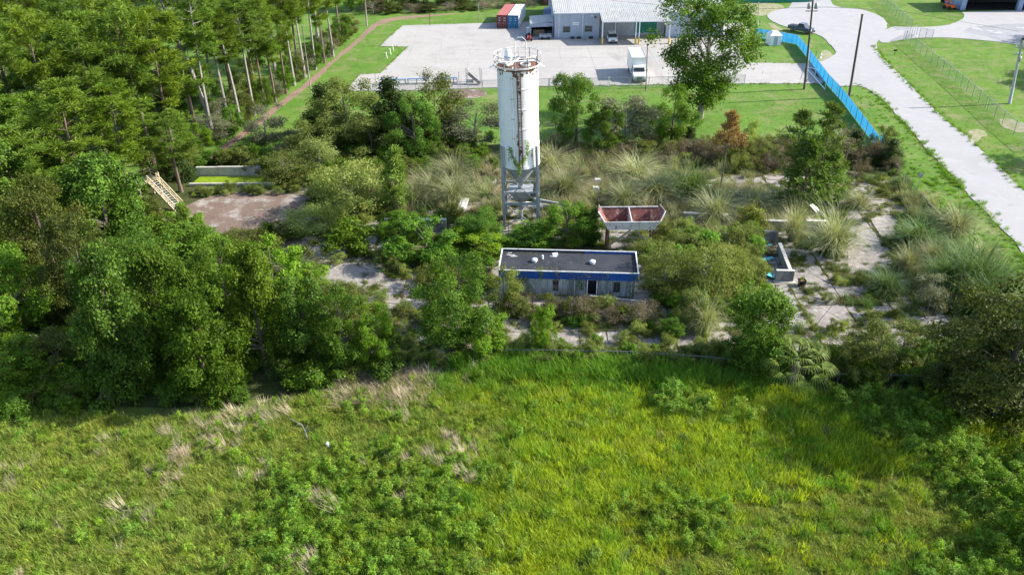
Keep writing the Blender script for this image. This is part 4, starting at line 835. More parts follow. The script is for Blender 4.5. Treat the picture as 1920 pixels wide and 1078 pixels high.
g=G(1149,84); vehicle('white_suv','white car nosed out from under the warehouse canopy','car',(g.x,g.y),math.radians(-2),4.7,1.95,[(0,.3),(0,.95),(1.1,1.1),(4.6,1.15),(4.7,.4),(4.6,.3)],[(1.0,1.08),(1.75,1.72),(4.1,1.74),(4.6,1.12)],'carwhite',(.85,3.7))
g=G(1523,65); t=vehicle('pickup_truck','dark slate pickup truck parked on the grass edge of the turning circle','pickup',(g.x,g.y),math.radians(42),5.6,1.95,[(0,.4),(0,1.0),(1.4,1.18),(3.4,1.2),(5.6,1.2),(5.6,.45)],[(1.35,1.15),(2.0,1.8),(3.1,1.82),(3.45,1.18)],'carslate',(.9,4.4),.4)
MB().box((0,4.5,1.21),(1.5,1.9,.03)).build('cargo_bed',M['black'],t)
# box truck
g=G(1198.5,157.5); t=thing('box_truck','white box truck facing the camera at the edge of the concrete pad','truck',(g.x,g.y,.1),math.radians(-1.5))
m=MB(); prof=[(0,.55),(0,1.25),(.25,1.45),(1.15,1.7),(1.45,2.45),(1.7,2.6),(2.6,2.62),(2.6,.55)]; n=len(prof); m.add([(sx*1.1*(1 if z<1.8 else .93),y,z) for sx in(-1,1) for y,z in prof],[tuple(range(n)),tuple(range(n,2*n))[::-1]]+[(i,i+n,(i+1)%n+n,(i+1)%n) for i in range(n)]); m.build('cab',M['carwhite'],t,bevel=.05)
MB().add([(-.95,1.10,1.72),(.95,1.10,1.72),(.9,1.40,2.42),(-.9,1.40,2.42)],[(0,1,2,3)]).build('windscreen',M['glass'],t)
for sx in(-1,1):
    MB().box((sx*1.08,1.95,2.05),(.06,.7,.6)).build('side_window',M['glass'],t); MB().box((sx*1.38,1.3,1.95),(.14,.12,.5)).build('mirror',M['black'],t); MB().box((sx*.84,-.02,1.05),(.34,.08,.24)).build('headlight',M['clean'],t)
    for y,r in((.85,.48),(8.0,.48),): MB().tube([(sx*.98-.15,y,r),(sx*.98+.15,y,r)],r,18).build('wheel',M['tyre'],t)
MB().box((0,-.03,.95),(.95,.08,.42)).build('grille',M['chrome'],t);MB().box((0,-.1,.55),(2.2,.2,.26)).build('bumper',M['chrome'],t); MB().box((0,5.2,.75),(.9,7.5,.3)).build('chassis',M['black'],t)
bx=MB().box((0,6.3,2.4),(2.5,7.4,2.85)).build('cargo_box',M['clean'],t)
for z in(3.85,.98):
    for x in(-1.25,1.25): MB().box((x,6.3,z),(.08,7.44,.09)).build('edge_rail',M['galv'],bx)
    MB().box((0,2.59,z),(2.5,.06,.09)).build('edge_rail',M['galv'],bx)
for k in range(6): MB().box((0,3.2+k*1.2,3.835),(2.42,.05,.02)).build('roof_bow',M['galv'],bx)
# orange machine and hangar at top right
g=G(1779,18); t=thing('orange_utility_cart','small orange tractor parked on grass beside the blue building','tractor',(g.x,g.y,.05),.3)
MB().box((0,0,.8),(1.3,2.6,.7)).build('body',M['orange'],t,bevel=.1); MB().box((0,.5,1.75),(1.5,1.6,.1)).build('canopy',M['orange'],t)
for x in(-.6,.6):
    for y in(-.2,1.2): MB().box((x,y,1.4),(.07,.07,.7)).build('canopy_post',M['black'],t)
for x in(-.75,.75):
    for y in(-.8,.8): MB().tube([(x-.12,y,.42),(x+.12,y,.42)],.42,14).build('wheel',M['tyre'],t)
g=G(1800,20); hg=thing('open_shed_building','blue grey building with dark open bays at the top right','building',(g.x,g.y,.1),math.radians(-3))
for x in(0,13.2,15.6,29): MB().box((x+.4,0,2.5),(1.1,1.0,5)).build('pillar',M['bluegrey'],hg)
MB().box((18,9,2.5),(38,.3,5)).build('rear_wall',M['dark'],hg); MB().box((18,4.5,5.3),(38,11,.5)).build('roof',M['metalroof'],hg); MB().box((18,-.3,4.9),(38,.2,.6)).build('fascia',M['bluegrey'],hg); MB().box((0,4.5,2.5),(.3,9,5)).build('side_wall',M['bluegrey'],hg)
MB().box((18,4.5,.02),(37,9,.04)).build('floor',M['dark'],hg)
for x in(16,20,24,30): MB().box((x,-2,.2),(2.6,.3,.25),rz=-.9).build('parking_beam',M['black'],hg)
g=G(1440,6); t=thing('green_fence_panel','long dark green windscreen behind the turning circle','screen',(g.x,g.y,0))
for k in range(8): MB().box((-7+k*2.4,0,1.1),(2.36,.08,2.2)).build('panel',M['green'],t); MB().box((-8.2+k*2.4,.08,1.2),(.1,.1,2.4)).build('post',M['galv'],t)
# ---------------- garden shed
g=G(1449,84); t=thing('garden_shed','small white shed with pointed roof inside the blue fence','shed',(g.x,g.y,.05),.1)
w=1.15
for k in range(4):
    a=k*math.pi/2; 
    for j in(-1,0,1): 
        m=MB(); m.box((w*math.cos(a)-math.sin(a)*j*.76,w*math.sin(a)+math.cos(a)*j*.76,1.0),(.06,.73,2.0),rz=a); m.build('wall_panel',M['clean'],t)
m=MB(); m.add([(-1.3,-1.3,2.0),(1.3,-1.3,2.0),(1.3,1.3,2.0),(-1.3,1.3,2.0),(-.5,-.5,2.75),(.5,-.5,2.75),(.5,.5,2.75),(-.5,.5,2.75)],[(0,1,5,4),(1,2,6,5),(2,3,7,6),(3,0,4,7),(4,5,6,7),(3,2,1,0)]); m.build('roof',M['clean'],t)
MB().box((0,-1.21,.95),(.8,.04,1.8)).build('door',M['doorgrey'],t)
# ---------------- blue screened fence, panel by panel
def polyl(pix,step):
    pts=[G(*p) for p in pix]; out=[]
    for a,b in zip(pts,pts[1:]):
        n=max(1,round((b-a).length/step))
        for i in range(n): out.append((a.lerp(b,i/n),a.lerp(b,(i+1)/n)))
    return out
def fence(name,label,pix,step,h,kind,z0=0,fm='galv',s0=.22,ww=.011):
    segs=polyl(pix,step); o=segs[0][0]; t=thing(name,label,'fence',(o.x,o.y,z0)); k=0
    for a,b in segs:
        a=a-o;b=b-o;a.z=b.z=0; k+=1
        MB().tube([(a.x,a.y,-.3),(a.x,a.y,h+.06)],.045 if kind!='screen' else .05,6).build('post',M[fm],t)
        if kind=='screen':
            d=(b-a);nn=Vector((-d.y,d.x,0)).normalized(); m=MB(); N_=7; vs=[]
            for i in range(N_+1):
                p=a+d*(i/N_)+nn*(.05+.04*math.sin(i*2.1+k)+.05*math.sin(math.pi*i/N_)); top=h-.03*math.sin(math.pi*i/N_)-(.05 if k%5==0 else 0); vs+=[(p.x,p.y,.06),(p.x,p.y,top*.5),(p.x+nn.x*-.04,p.y-nn.y*.04,top)]
            fs=[]; 
            for i in range(N_): 
                for j in(0,1): fs.append((i*3+j,(i+1)*3+j,(i+1)*3+j+1,i*3+j+1))
            m.add(vs,fs); m.build('screen_panel',M['fabric'],t)
            MB().bar(a+Vector((0,0,h)),b+Vector((0,0,h)),.04).build('top_rail',M[fm],t)
        else:
            MB().bar(a+Vector((0,0,h)),b+Vector((0,0,h)),.05).build('top_rail',M[fm],t)
            m=MB(); L=(b-a).length; d=(b-a)/L; s=s0; q=-h
            while q<L:
                for sg in(1,-1):
                    x0,z0_,x1,z1=(q,0.05,q+h,h); 
                    if x0<0: z0_=.05-x0; x0=0
                    if x1>L: z1=h-(x1-L); x1=L
                    if x1>x0:
                        za,zb_=(z0_,z1) if sg>0 else (h-z0_+.05,h-z1+.05)
                        p=a+d*x0;r=a+d*x1; w=ww; m.add([(p.x,p.y,za-w),(r.x,r.y,zb_-w),(r.x,r.y,zb_+w),(p.x,p.y,za+w)],[(0,1,2,3)])
                q+=s
            m.build('wire_mesh',M[fm],t)
    b=segs[-1][1]-o; MB().tube([(b.x,b.y,-.3),(b.x,b.y,h+.06)],.05,6).build('post',M[fm],t)
    return t
BF=[(1417,71),(1493,84),(1512,108),(1550,160),(1577,190),(1613,238),(1643,279)]
fence('blue_screen_fence','bright blue screened fence running beside the road down to the bushes',BF,3.0,1.95,'screen')
fence('blue_screen_fence','short torn blue screen panel standing alone among dark bushes',[(1648,272),(1652,290)],2,1.9,'screen')
p,q=G(1512,124,.4),G(1549,165,.4); t=thing('sliding_gate','white bottom rail and posts of the gate below the blue screen','gate',(p.x-.3,p.y-.3,0)); d=q-p
MB().bar((0,0,.25),(d.x,d.y,.25),.12).build('bottom_rail',M['clean'],t)
for k in(0,.5,1): MB().bar((d.x*k,d.y*k,.1),(d.x*k,d.y*k,1.9),.07).build('gate_post',M['clean'],t)
MB().bar((0,0,.28),(d.x*.5,d.y*.5,1.8),.05).build('gate_brace',M['clean'],t)
fence('chain_link_fence','chain link fence from the top edge down to the open drive gate',[(1648,5),(1668,22),(1690,42),(1708,56)],3.2,2.2,'wire')
fence('chain_link_fence','long chain link fence along the right side of the road',[(1697,77),(1745,118),(1790,155),(1822,183),(1846,205)],3.2,2.1,'wire')
fence('chain_link_fence','chain link fence continuing past the double posts at the right edge',[(1850,208),(1878,234),(1900,252),(1940,285)],3.0,2.1,'wire')
for a,b,lb in(((1693,78),(1718,66),'open chain link gate leaf at the drive, left one'),((1722,72),(1747,76),'open chain link gate leaf at the drive, right one')):
    fence('drive_gate',lb,[a,b],1.4,2.1,'wire')['category']='gate'
fence('chain_link_fence','chain link fence half buried in grass at the right end of the yard',[(1668,318),(1690,345),(1722,385),(1760,425)],3.0,1.5,'wire',fm='fencedark',s0=.3,ww=.007)
fence('chain_link_fence','low chain link fence along the front edge of the abandoned yard',[(930,676),(1040,677),(1180,680),(1330,690),(1440,704),(1568,722),(1690,724),(1760,728)],3.0,1.2,'wire',fm='fencedark',s0=.3,ww=.007)
fence('chain_link_fence','see-through chain link fence along the front edge of the concrete pad',[(700,178),(780,176),(905,172),(1030,168),(1180,166),(1395,161)],3.6,1.9,'wire')
# ---------------- pipe racks and junk at the pad corner
for (u0,u1,v,lb) in((716,762,160,'leftmost low grey pipe rack on the near edge of the pad'),(764,800,159,'second grey pipe rack from the left on the pad edge'),(815,842,158,'third grey pipe rack on the pad edge, behind the yellow green tree'),(844,858,157,'short grey pipe rack near the loading ramp')):
    a=G(u0,v);b=G(u1,v); L=b.x-a.x; t=thing('pipe_rack',lb,'rack',(a.x,a.y,.1))
    MB().box((L/2,0,.95),(L,.5,.2)).build('beam',M['bluegrey'],t); MB().box((L/2,.5,.5),(L,.12,.12)).build('beam',M['clean'],t)
    for k in(.04,.5,.96): MB().box((L*k,0,.45),(.14,.5,.9)).build('leg',M['galv'],t)
g=G(884,158); t=thing('loading_ramp','dark sloping steel ramp with railings at the left front of the pad','ramp',(g.x,g.y,.1)); MB().bar((-.6,0,1.9),(1.6,-.8,.2),.9,.12).build('ramp_plate',M['black'],t)
for x in(-.9,1.6): MB().bar((x,0,0),(x,0,2.8),.1).build('post',M['galv'],t)
MB().bar((-.6,.5,2.6),(1.6,-.3,.9),.06).build('rail',M['rail'],t); MB().box((-.2,-.6,.6),(1.2,.4,.5)).build('step',M['galv'],t)
for u,v,vt,lb in((878,166,133,'tallest thin grey post by the loading ramp'),(904,162,132,'white post right of the loading ramp'),(861,163,136,'thin post left of the loading ramp'),(706,170,140,'thin dark post at the left end of the pad fence')):
    b=G(u,v); h=TOPZ(b,vt); t=thing('fence_post',lb,'post',b); MB().tube([(0,0,0),(0,0,h)],.06,6).build('shaft',M['galv'],t); MB().box((0,0,h+.03),(.16,.16,.06)).build('cap',M['galv'],t); MB().box((0,0,.04),(.3,.3,.1)).build('base',M['conc'],t)
for u,v,vt,lb in((1029,163,149,'first short post on the pad edge right of the silo'),(1101,162,148,'second short post on the pad edge right of the silo'),(1141,163,145,'short white post with angled brace on the pad edge'),(1178,161,148,'short post on the pad edge left of the box truck')):
    b=G(u,v); h=TOPZ(b,vt); t=thing('edge_post',lb,'post',b); MB().tube([(0,0,0),(0,0,h)],.06,6).build('shaft',M['clean'] if u==1141 else M['woodlight'],t); MB().box((0,0,.04),(.3,.3,.1)).build('base',M['conc'],t)
    if u==1141: MB().box((.05,0,h-.15),(.35,.1,.3)).build('meter_box',M['clean'],t); MB().bar((-.5,0,.05),(0,0,h*.8),.06).build('brace',M['clean'],t)
for u,v,lb in((726,110,'nearest of three white pipe stubs in the lawn notch'),(733,103,'middle of three white pipe stubs in the lawn notch'),(738,96,'farthest of three white pipe stubs in the lawn notch')):
    b=G(u,v); t=thing('pipe_stub',lb,'pipe',b,.0); MB().tube([(0,0,0),(-.15,0,1.1)],.08,8).build('pipe',M['clean'],t); MB().tube([(-.15,0,1.05),(-.15,0,1.2)],.12,8).build('cap',M['clean'],t)
for u,v,vt,mt,lb in((806,49,27,'rust','thin rusty post on the lawn at the back edge of the pad'),(897,9+28,4,'barkpale','pale thin pole on the lawn left of the containers')):
    b=G(u,v); h=TOPZ(b,vt); t=thing('thin_post',lb,'post',b); MB().tube([(0,0,0),(.1,0,h)],.07,6).build('shaft',M[mt],t); MB().box((0,0,.04),(.3,.3,.1)).build('base',M['conc'],t); MB().box((.1,0,h-.1),(.2,.1,.2)).build('head',M[mt],t)
# ---------------- utility poles
def pole(name,label,u,v,vt,r,mat,ut=None,extra=None,h=None):
    b=G(u,v); h=h or TOPZ(b,vt); lx=0
    if ut is not None:
        lo,hi=-4.,4.
        for _ in range(30):
            mid=(lo+hi)/2
            if P(b.x+mid,b.y,h)[0]<ut: lo=mid
            else: hi=mid
        lx=lo
    t=thing(name,label,'pole',b); MB().tube([(0,0,-.3),(lx/2,0,h/2),(lx,0,h)],[r,r*.85,r*.68],10).build('shaft',M[mat],t,smooth=True)
    if extra: extra(t,lx,h)
    return t
def ex_trans(t,lx,h):
    MB().box((lx*.98,-.05,h-.5),(2.4,.12,.14)).build('crossarm',M['woodlight'],t); MB().box((lx*.93,-.05,h-2.3),(2.0,.12,.14)).build('crossarm',M['woodlight'],t)
    for k,x in enumerate((-.6,.6)):
        c=MB(); c.lathe([(.02,h-1.0),(.26,h-1.05),(.28,h-1.9),(.02,h-1.95)],14,c=(lx*.95+x,-.25)); c=c.build('transformer',M['galv'],t,smooth=True); MB().tube([(lx*.95+x,-.25,h-1.02),(lx*.95+x,-.25,h-.75)],.05,6).build('bushing',M['clean'],c)
    for x in(-1.1,-.4,.4,1.1): MB().lathe([(.05,h-.43),(.08,h-.35),(.03,h-.2)],8,c=(lx+x,-.05)).build('insulator',M['clean'],t)
    MB().box((.02,-.22,1.6),(.3,.2,.5)).build('meter_box',M['galv'],t); MB().tube([(.12,-.2,1.8),(lx*.5+.12,-.2,h*.5)],.05,6).build('conduit',M['clean'],t)
pole('utility_pole','wooden utility pole with transformers left of the blue fence',1508,168,-6,.2,'wood',1525,ex_trans)
def ex_steps(t,lx,h):
    for k in range(8): MB().bar((lx*(h-.6-k*.8)/h,0,h-.6-k*.8),(lx*(h-.6-k*.8)/h+.42,0,h-.6-k*.8),.035).build('step_peg',M['clean'],t)
    MB().box((lx,0,h-.1),(.26,.26,.2)).build('cap',M['wood'],t)
pole('utility_pole','dark brown wooden pole with step pegs between blue fence and road',1592,182,27,.22,'wood',1617,ex_steps)
def ex_grey(t,lx,h):
    for z,w in((h-1.2,1.5),(h-2.3,1.4)):
        MB().box((lx,0,z),(w,.12,.14)).build('crossarm',M['galv'],t)
        for x in(-.6,0,.6): MB().lathe([(.06,z+.07),(.1,z+.18),(.04,z+.36)],8,c=(lx+x,0)).build('insulator',M['clean'],t)
    c=MB(); c.lathe([(.02,h-2.6),(.25,h-2.65),(.25,h-3.4),(.02,h-3.45)],12,c=(lx+.45,0)); c.build('transformer',M['galv'],t,smooth=True)
    MB().bar((lx,0,h-.4),(lx-1.2,.3,h-.1),.08).build('lamp_arm',M['galv'],t); MB().box((lx+.05,0,h+.12),(.3,.25,.35)).build('lamp_head',M['black'],t)
pole('utility_pole','grey concrete utility pole with crossarms near the right edge',1893,195,75,.24,'concpole',1917,ex_grey)
pole('utility_pole','pale wooden pole behind the bark path at upper left',688,49,-12,.2,'woodlight',683)
pole('thin_pole','slim dark pole standing in front of the box truck',1211,171,82,.09,'wood',1214,lambda t,lx,h:(MB().box((0,0,.05),(.4,.4,.1)).build('base',M['conc'],t),MB().box((lx,0,h-.1),(.2,.2,.2)).build('cap',M['galv'],t)))
pole('thin_pole','bare pale pole at the edge of the pines beside the bark path',584,176,48,.1,'barkpale',566,lambda t,lx,h:MB().box((lx,0,h-.05),(.22,.22,.1)).build('cap',M['galv'],t))
pole('thin_pole','thin grey pole behind the oak near the turning circle',1421,48,5,.08,'galv',1423,lambda t,lx,h:MB().box((lx,0,h-.05),(.22,.22,.1)).build('cap',M['galv'],t))
# wires from the transformer pole
m=MB(); a=G(1508,168); 
w=thing('power_line','three thin overhead wires leaving the transformer pole','wires',(a.x,a.y,13.8))
for k in(-.9,0,.9): MB().tube([(k+1.4,0,0),(-14,6,-1.5),(-30,12,-1.2),(-52,20,.3)],.018,4).build('wire',M['black'],w)
for k in(-.7,.7): MB().tube([(1.4+k,0,0),(14,2,-1.1),(32,-4,-3.4)],.018,4).build('wire',M['black'],w)
# ---------------- small roadside things
g=G(1538,110); t=thing('fire_hydrant','small white hydrant on the grass between blue fence and road','hydrant',g); MB().lathe([(.2,0),(.2,.1),(.14,.12),(.14,.75),(.17,.78),(.12,.95),(.01,1.0)],12).build('barrel',M['clean'],t,smooth=True); MB().tube([(-.28,0,.6),(.28,0,.6)],.08,8).build('outlet',M['clean'],t); MB().tube([(0,0,.6),(0,-.25,.6)],.1,8).build('outlet',M['clean'],t)
MB().bar((-.9,.2,0),(-.9,.2,1.6),.07).build('marker_post',M['woodlight'],t)
g=G(1677,104); t=thing('road_marker','small black sign on a post in the right verge','sign',g); MB().tube([(0,0,0),(0,0,.9)],.04,6).build('post',M['black'],t); MB().box((0,0,.95),(.7,.08,.3)).build('plate',M['black'],t)
g=G(1719,358); t=thing('road_sign','small grey round sign seen from behind among the verge bushes','sign',g); MB().tube([(0,0,0),(0,0,2.1)],.04,6).build('post',M['galv'],t)
m=MB(); n=8; m.prism([(0.35*math.cos(math.pi/8+k*math.pi/4),.35*math.sin(math.pi/8+k*math.pi/4)) for k in range(n)],-.02,.02); o=m.build('plate',M['galv'],t,loc=(0,0,2.15)); o.rotation_euler=(math.pi/2,0,0)
g=G(1622,303); t=thing('pipe_manifold','grey pipe manifold with three white posts under dark bushes','pipework',g)
for x in(-1.1,-.1,1.1): MB().tube([(x,0,0),(x,0,1.3)],.1,8).build('standpipe',M['clean'],t)
MB().tube([(-1.1,0,.7),(1.1,0,.7)],.12,8).build('pipe',M['galv'],t); MB().box((.3,-.1,.45),(.7,.4,.5)).build('valve_box',M['galv'],t)
g=G(616,843); tag(MB().lathe([(.12,0),(.14,.3),(.12,.34),(0,.36)],12).box((0,0,.4),(.08,.08,.1)).build('white_marker',M['clean'],loc=(g.x,g.y,.35)),'small white capped stub in the left meadow','marker')
g=G(578,828); t=thing('dead_sapling','grey leafless sapling bent to the left in the meadow','sapling',g); MB().tube([(0,0,0),(-.1,0,1.0),(-.25,0,1.75)],[.06,.05,.035],6).build('trunk',M['barkpale'],t)
for e in((-1.2,.3,2.1),(-.7,0,1.7),(.3,.1,2.0),(.6,-.1,1.5)): MB().tube([(-.1,0,1.0) if e[0]>0 else (-.25,0,1.75),e],[.035,.015],5).build('branch',M['barkpale'],t)
g=G(60,642); m=MB(); m.lathe([(0,0),(1.0,0),(1.05,.5),(.8,.95),(.3,1.1),(0,1.12)],9); o=m.build('boulder',M['conc'],loc=(g.x,g.y,.2)); o.scale=(.7,.5,.5); tag(o,'grey boulder under the dark trees at the left edge','boulder')
b=G(-10,470); t=thing('leaning_trunk','bare pale leaning trunk at the left edge of the picture','trunk',b); MB().tube([(-3,0,9),(-1,0,4.5),(.6,0,0)],[.2,.26,.3],8).build('stem',M['pinebark'],t); MB().tube([(-1,0,4.5),(-2,-.6,6)],[.1,.04],6).build('broken_branch',M['pinebark'],t)
# ================================================================ TREES AND SHRUBS (each a thing of its own)
cnt={}
ORD='first second third fourth fifth sixth seventh eighth ninth tenth eleventh twelfth thirteenth fourteenth fifteenth sixteenth seventeenth eighteenth nineteenth twentieth'.split()
ORD+=['twenty-'+w for w in ORD[:9]]+['thirtieth']+['thirty-'+w for w in ORD[:9]]
LIST={}
def scr(o): return P(o.location.x,o.location.y)
def relabel(objs,fmt,key):
    for i,o in enumerate(sorted(objs,key=key)): o['label']=fmt%ORD[i]
KN={'vine':('vine_covered_tree','tree'),'broad':('broadleaf_tree','tree'),'bright':('leafy_young_tree','tree'),'oak':('oak_tree','tree'),'olive':('olive_green_tree','tree'),'dark':('dark_evergreen_tree','tree'),'shade':('shaded_tree','tree'),'grey':('grey_leaved_tree','tree'),'feather':('feathery_shrub','shrub'),'shrub':('shrub','shrub'),'shrubg':('shrub','shrub'),'shrubb':('bright_shrub','shrub'),'brown':('brown_shrub','shrub'),'shrubv':('vine_mound','shrub'),'shrubf':('feathery_shrub','shrub'),'pine':('pine_tree','tree'),'pinetall':('pine_tree','tree'),'ypine':('young_pine','tree'),'mpine':('pine_tree','tree'),'opine':('dead_pine','tree'),'palm':('fan_palm','palm'),'pampas':('pampas_clump','grass clump'),'pampasg':('pampas_clump','grass clump')}
rt=random.Random(11)
def plant(kind,u,vb,vt,w,label,group=None,name=None,rz=None,var=None,maxh=None):
    if kind not in('pine','pinetall','oak','opine','mpine','ypine'): vb=vb-.2*w; w=w*.92
    b=G(u,vb); s=P(b.x,b.y,0)[2]; H=TOPZ(b,vt)
    if maxh:H=min(H,maxh)
    i=cnt.get(kind,0); cnt[kind]=i+1; me,tk,pw,ph=PR[kind][(i if var is None else var)%len(PR[kind])]
    Wd=w/s; sx=Wd/pw; sz=H/ph; rz=rt.uniform(0,6.28) if rz is None else rz; nm,cat=KN[kind]
    if kind in('pampas','pampasg','shrub','shrubg','shrubb','shrubv','shrubf'):
        o=link(name or nm,me,None,b,rz,(sx,sx,sz)); return tag(o,label,cat,group)
    t=thing(name or nm,label,cat,b,rz,group); t.scale=(sx,sx,sz)
    if tk: link('trunk',tk,t)
    link('crown',me,t); return t
# --- behind the yard, left of the silo
plant('olive',655,292,152,125,'dark olive tree just left of the dark evergreen behind the yard')
plant('dark',738,305,150,118,'dark pointed evergreen tree in front of the concrete pad')
plant('dark',612,272,160,92,'dark bushy evergreen left of the olive tree, beside the lawn strip')
plant('olive',818,300,140,112,'tall yellow green tree between the dark evergreen and the silo')
plant('broad',780,318,190,100,'green tree filling the gap behind the dark evergreen')
plant('grey',890,300,195,120,'grey green bushy tree touching the left side of the silo')
plant('olive',700,318,220,110,'low dark olive tree at the foot of the dark evergreen')
plant('olive',585,318,228,95,'light olive shrub tree beside the tank walls')
plant('grey',500,285,202,95,'grey feathery tree at the end of the bark path')
plant('grey',545,300,250,70,'small grey bush left of the light olive shrub tree')
plant('feather',540,362,292,110,'wide green shrub overlapping the right end of the algae tank')
plant('feather',600,340,262,90,'pale green shrub above the algae tank shrub')
plant('ypine',745,398,278,68,'bright green young pine at the left of the tall grass')
plant('feather',655,428,310,135,'large feathery yellow green shrub left of the young pine')
plant('feather',700,392,318,90,'feathery shrub behind the large yellow green one')
plant('shrubg',660,492,410,95,'round dark green shrub on the broken slabs')
plant('shrubf',620,445,385,70,'small feathery shrub above the round dark green one')
plant('shrubf',600,400,345,60,'small feathery shrub beside the brown clearing')
plant('feather',575,458,395,100,'dark green low shrub at the right edge of the brown clearing')
# --- right of the silo
plant('broad',1080,296,142,92,'narrow green tree right of the silo in front of the lawn')
plant('grey',1172,300,180,125,'grey green spreading tree behind the tall grass right of the silo')
plant('broad',1140,300,205,70,'small green tree between the narrow and the grey green tree')
plant('broad',1258,288,165,95,'green tree standing below the left side of the big oak')
plant('oak',1312,222,-6,172,'big airy oak standing in front of the warehouse',var=0)
plant('opine',1350,362,210,58,'thin pine with orange brown dying needles behind the tall grass')
plant('opine',1384,310,252,42,'smaller orange brown dead pine beside the dying one')
plant('mpine',1474,378,206,82,'left of two dark green pines behind the right yard')
plant('mpine',1525,378,198,92,'right of two dark green pines behind the right yard')
plant('ypine',1500,392,262,92,'light green lower pine between the two dark pines')
plant('ypine',1545,375,285,70,'light green small pine right of the two dark pines')
plant('brown',1568,300,228,60,'grey brown leafless bush right of the two pines')
plant('dark',1600,308,245,56,'dark brownish bush below the end of the blue fence')
plant('olive',1652,296,238,48,'olive bush growing over the end of the blue fence')
plant('dark',1665,325,262,66,'dark spiky bush next to the torn blue panel')
plant('brown',1585,318,262,60,'brown tangled bush above the pipe manifold')
plant('shrubf',1405,290,225,30,'small thin grey sapling on the lawn edge')
for u,v,vt,w,k in((1010,300,262,60,'brown'),(1120,318,285,70,'brown'),(1210,312,268,60,'olive'),(1300,300,262,60,'brown'),(1330,305,270,60,'brown'),(1420,312,262,55,'olive'),(1440,330,290,50,'brown'),(1290,285,240,60,'dark'),(1385,330,292,40,'shrubf'),(1240,320,285,60,'brown')):
    plant(k,u,v,vt,w,'low brownish bush in the hedge line between yard and lawn','bushes along the back of the yard',name='hedge_bush')
# --- middle
plant('bright',800,520,418,135,'broad bright green tree left of the site office roof')
plant('bright',884,500,432,110,'bright leafy tree between silo foot and office roof')
plant('bright',990,482,428,118,'low leafy tree in front of the silo legs')
plant('broad',760,480,400,90,'green tree over the left bunker wall')
plant('broad',898,480,400,90,'dark green bush under the left side of the silo legs')
plant('broad',1062,480,385,95,'green tree between the silo legs and the rusty hopper')
plant('vine',1100,470,392,60,'dark vine mass left of the rusty hopper')
plant('broad',862,685,488,160,'large green tree reaching up in front of the left end of the office')
plant('bright',915,690,585,90,'bright green lower growth in front of the large middle tree')
plant('olive',945,600,506,80,'grey green shrub tree covering the left end of the office wall')
plant('bright',1020,672,576,50,'slender bright green sapling below the office')
plant('feather',1245,575,468,100,'yellow green shrub mass at the right end of the office')
plant('feather',1318,585,462,120,'wide pale green shrub mass right of the office')
plant('feather',1372,560,466,72,'olive shrub mass beside the concrete bay')
plant('feather',1200,490,440,70,'shrub behind the right end of the office roof')
plant('feather',1290,480,432,90,'pale shrub below the right end of the rusty hopper')
plant('olive',1296,625,548,70,'dark olive shrub in front of the pale mass right of the office')
plant('brown',985,590,556,55,'orange brown dry bush before the left office wall')
plant('brown',1085,612,560,50,'orange brown dry bush below the office door')
plant('brown',1130,615,575,70,'brown dry bush under the ramp')
plant('brown',1200,622,572,80,'brown dry bush right of the ramp')
plant('shrubg',1165,606,575,32,'small green shrub among the dry bushes before the office')
plant('bright',1258,645,600,45,'light green shrub below the office right end')
# --- front edge, right
plant('vine',1412,712,545,118,'dark vine covered tree standing beside the fan palm')
plant('vine',1445,715,625,80,'lower dark green vine mass joining tree and palm')
plant('palm',1482,752,634,140,'fan palm with drooping yellow green fronds at the yard edge',rz=.3)
plant('olive',1640,715,608,115,'olive green shrub tree on the yard edge right of the palm')
plant('olive',1575,705,625,85,'smaller olive shrub just right of the palm')
plant('broad',1725,730,645,90,'green shrub tree near the dark corner tree')
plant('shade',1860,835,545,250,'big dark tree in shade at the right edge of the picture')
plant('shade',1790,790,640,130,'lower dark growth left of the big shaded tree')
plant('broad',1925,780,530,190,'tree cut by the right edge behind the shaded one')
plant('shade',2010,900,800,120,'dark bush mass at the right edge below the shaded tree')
plant('bright',1880,960,880,110,'bright green bush mass in the lower right')
plant('bright',1925,1040,930,120,'bright green bush at the right edge, lowest in the picture')
plant('grey',1738,600,515,75,'grey leaved shrub below the pampas clumps on the right')
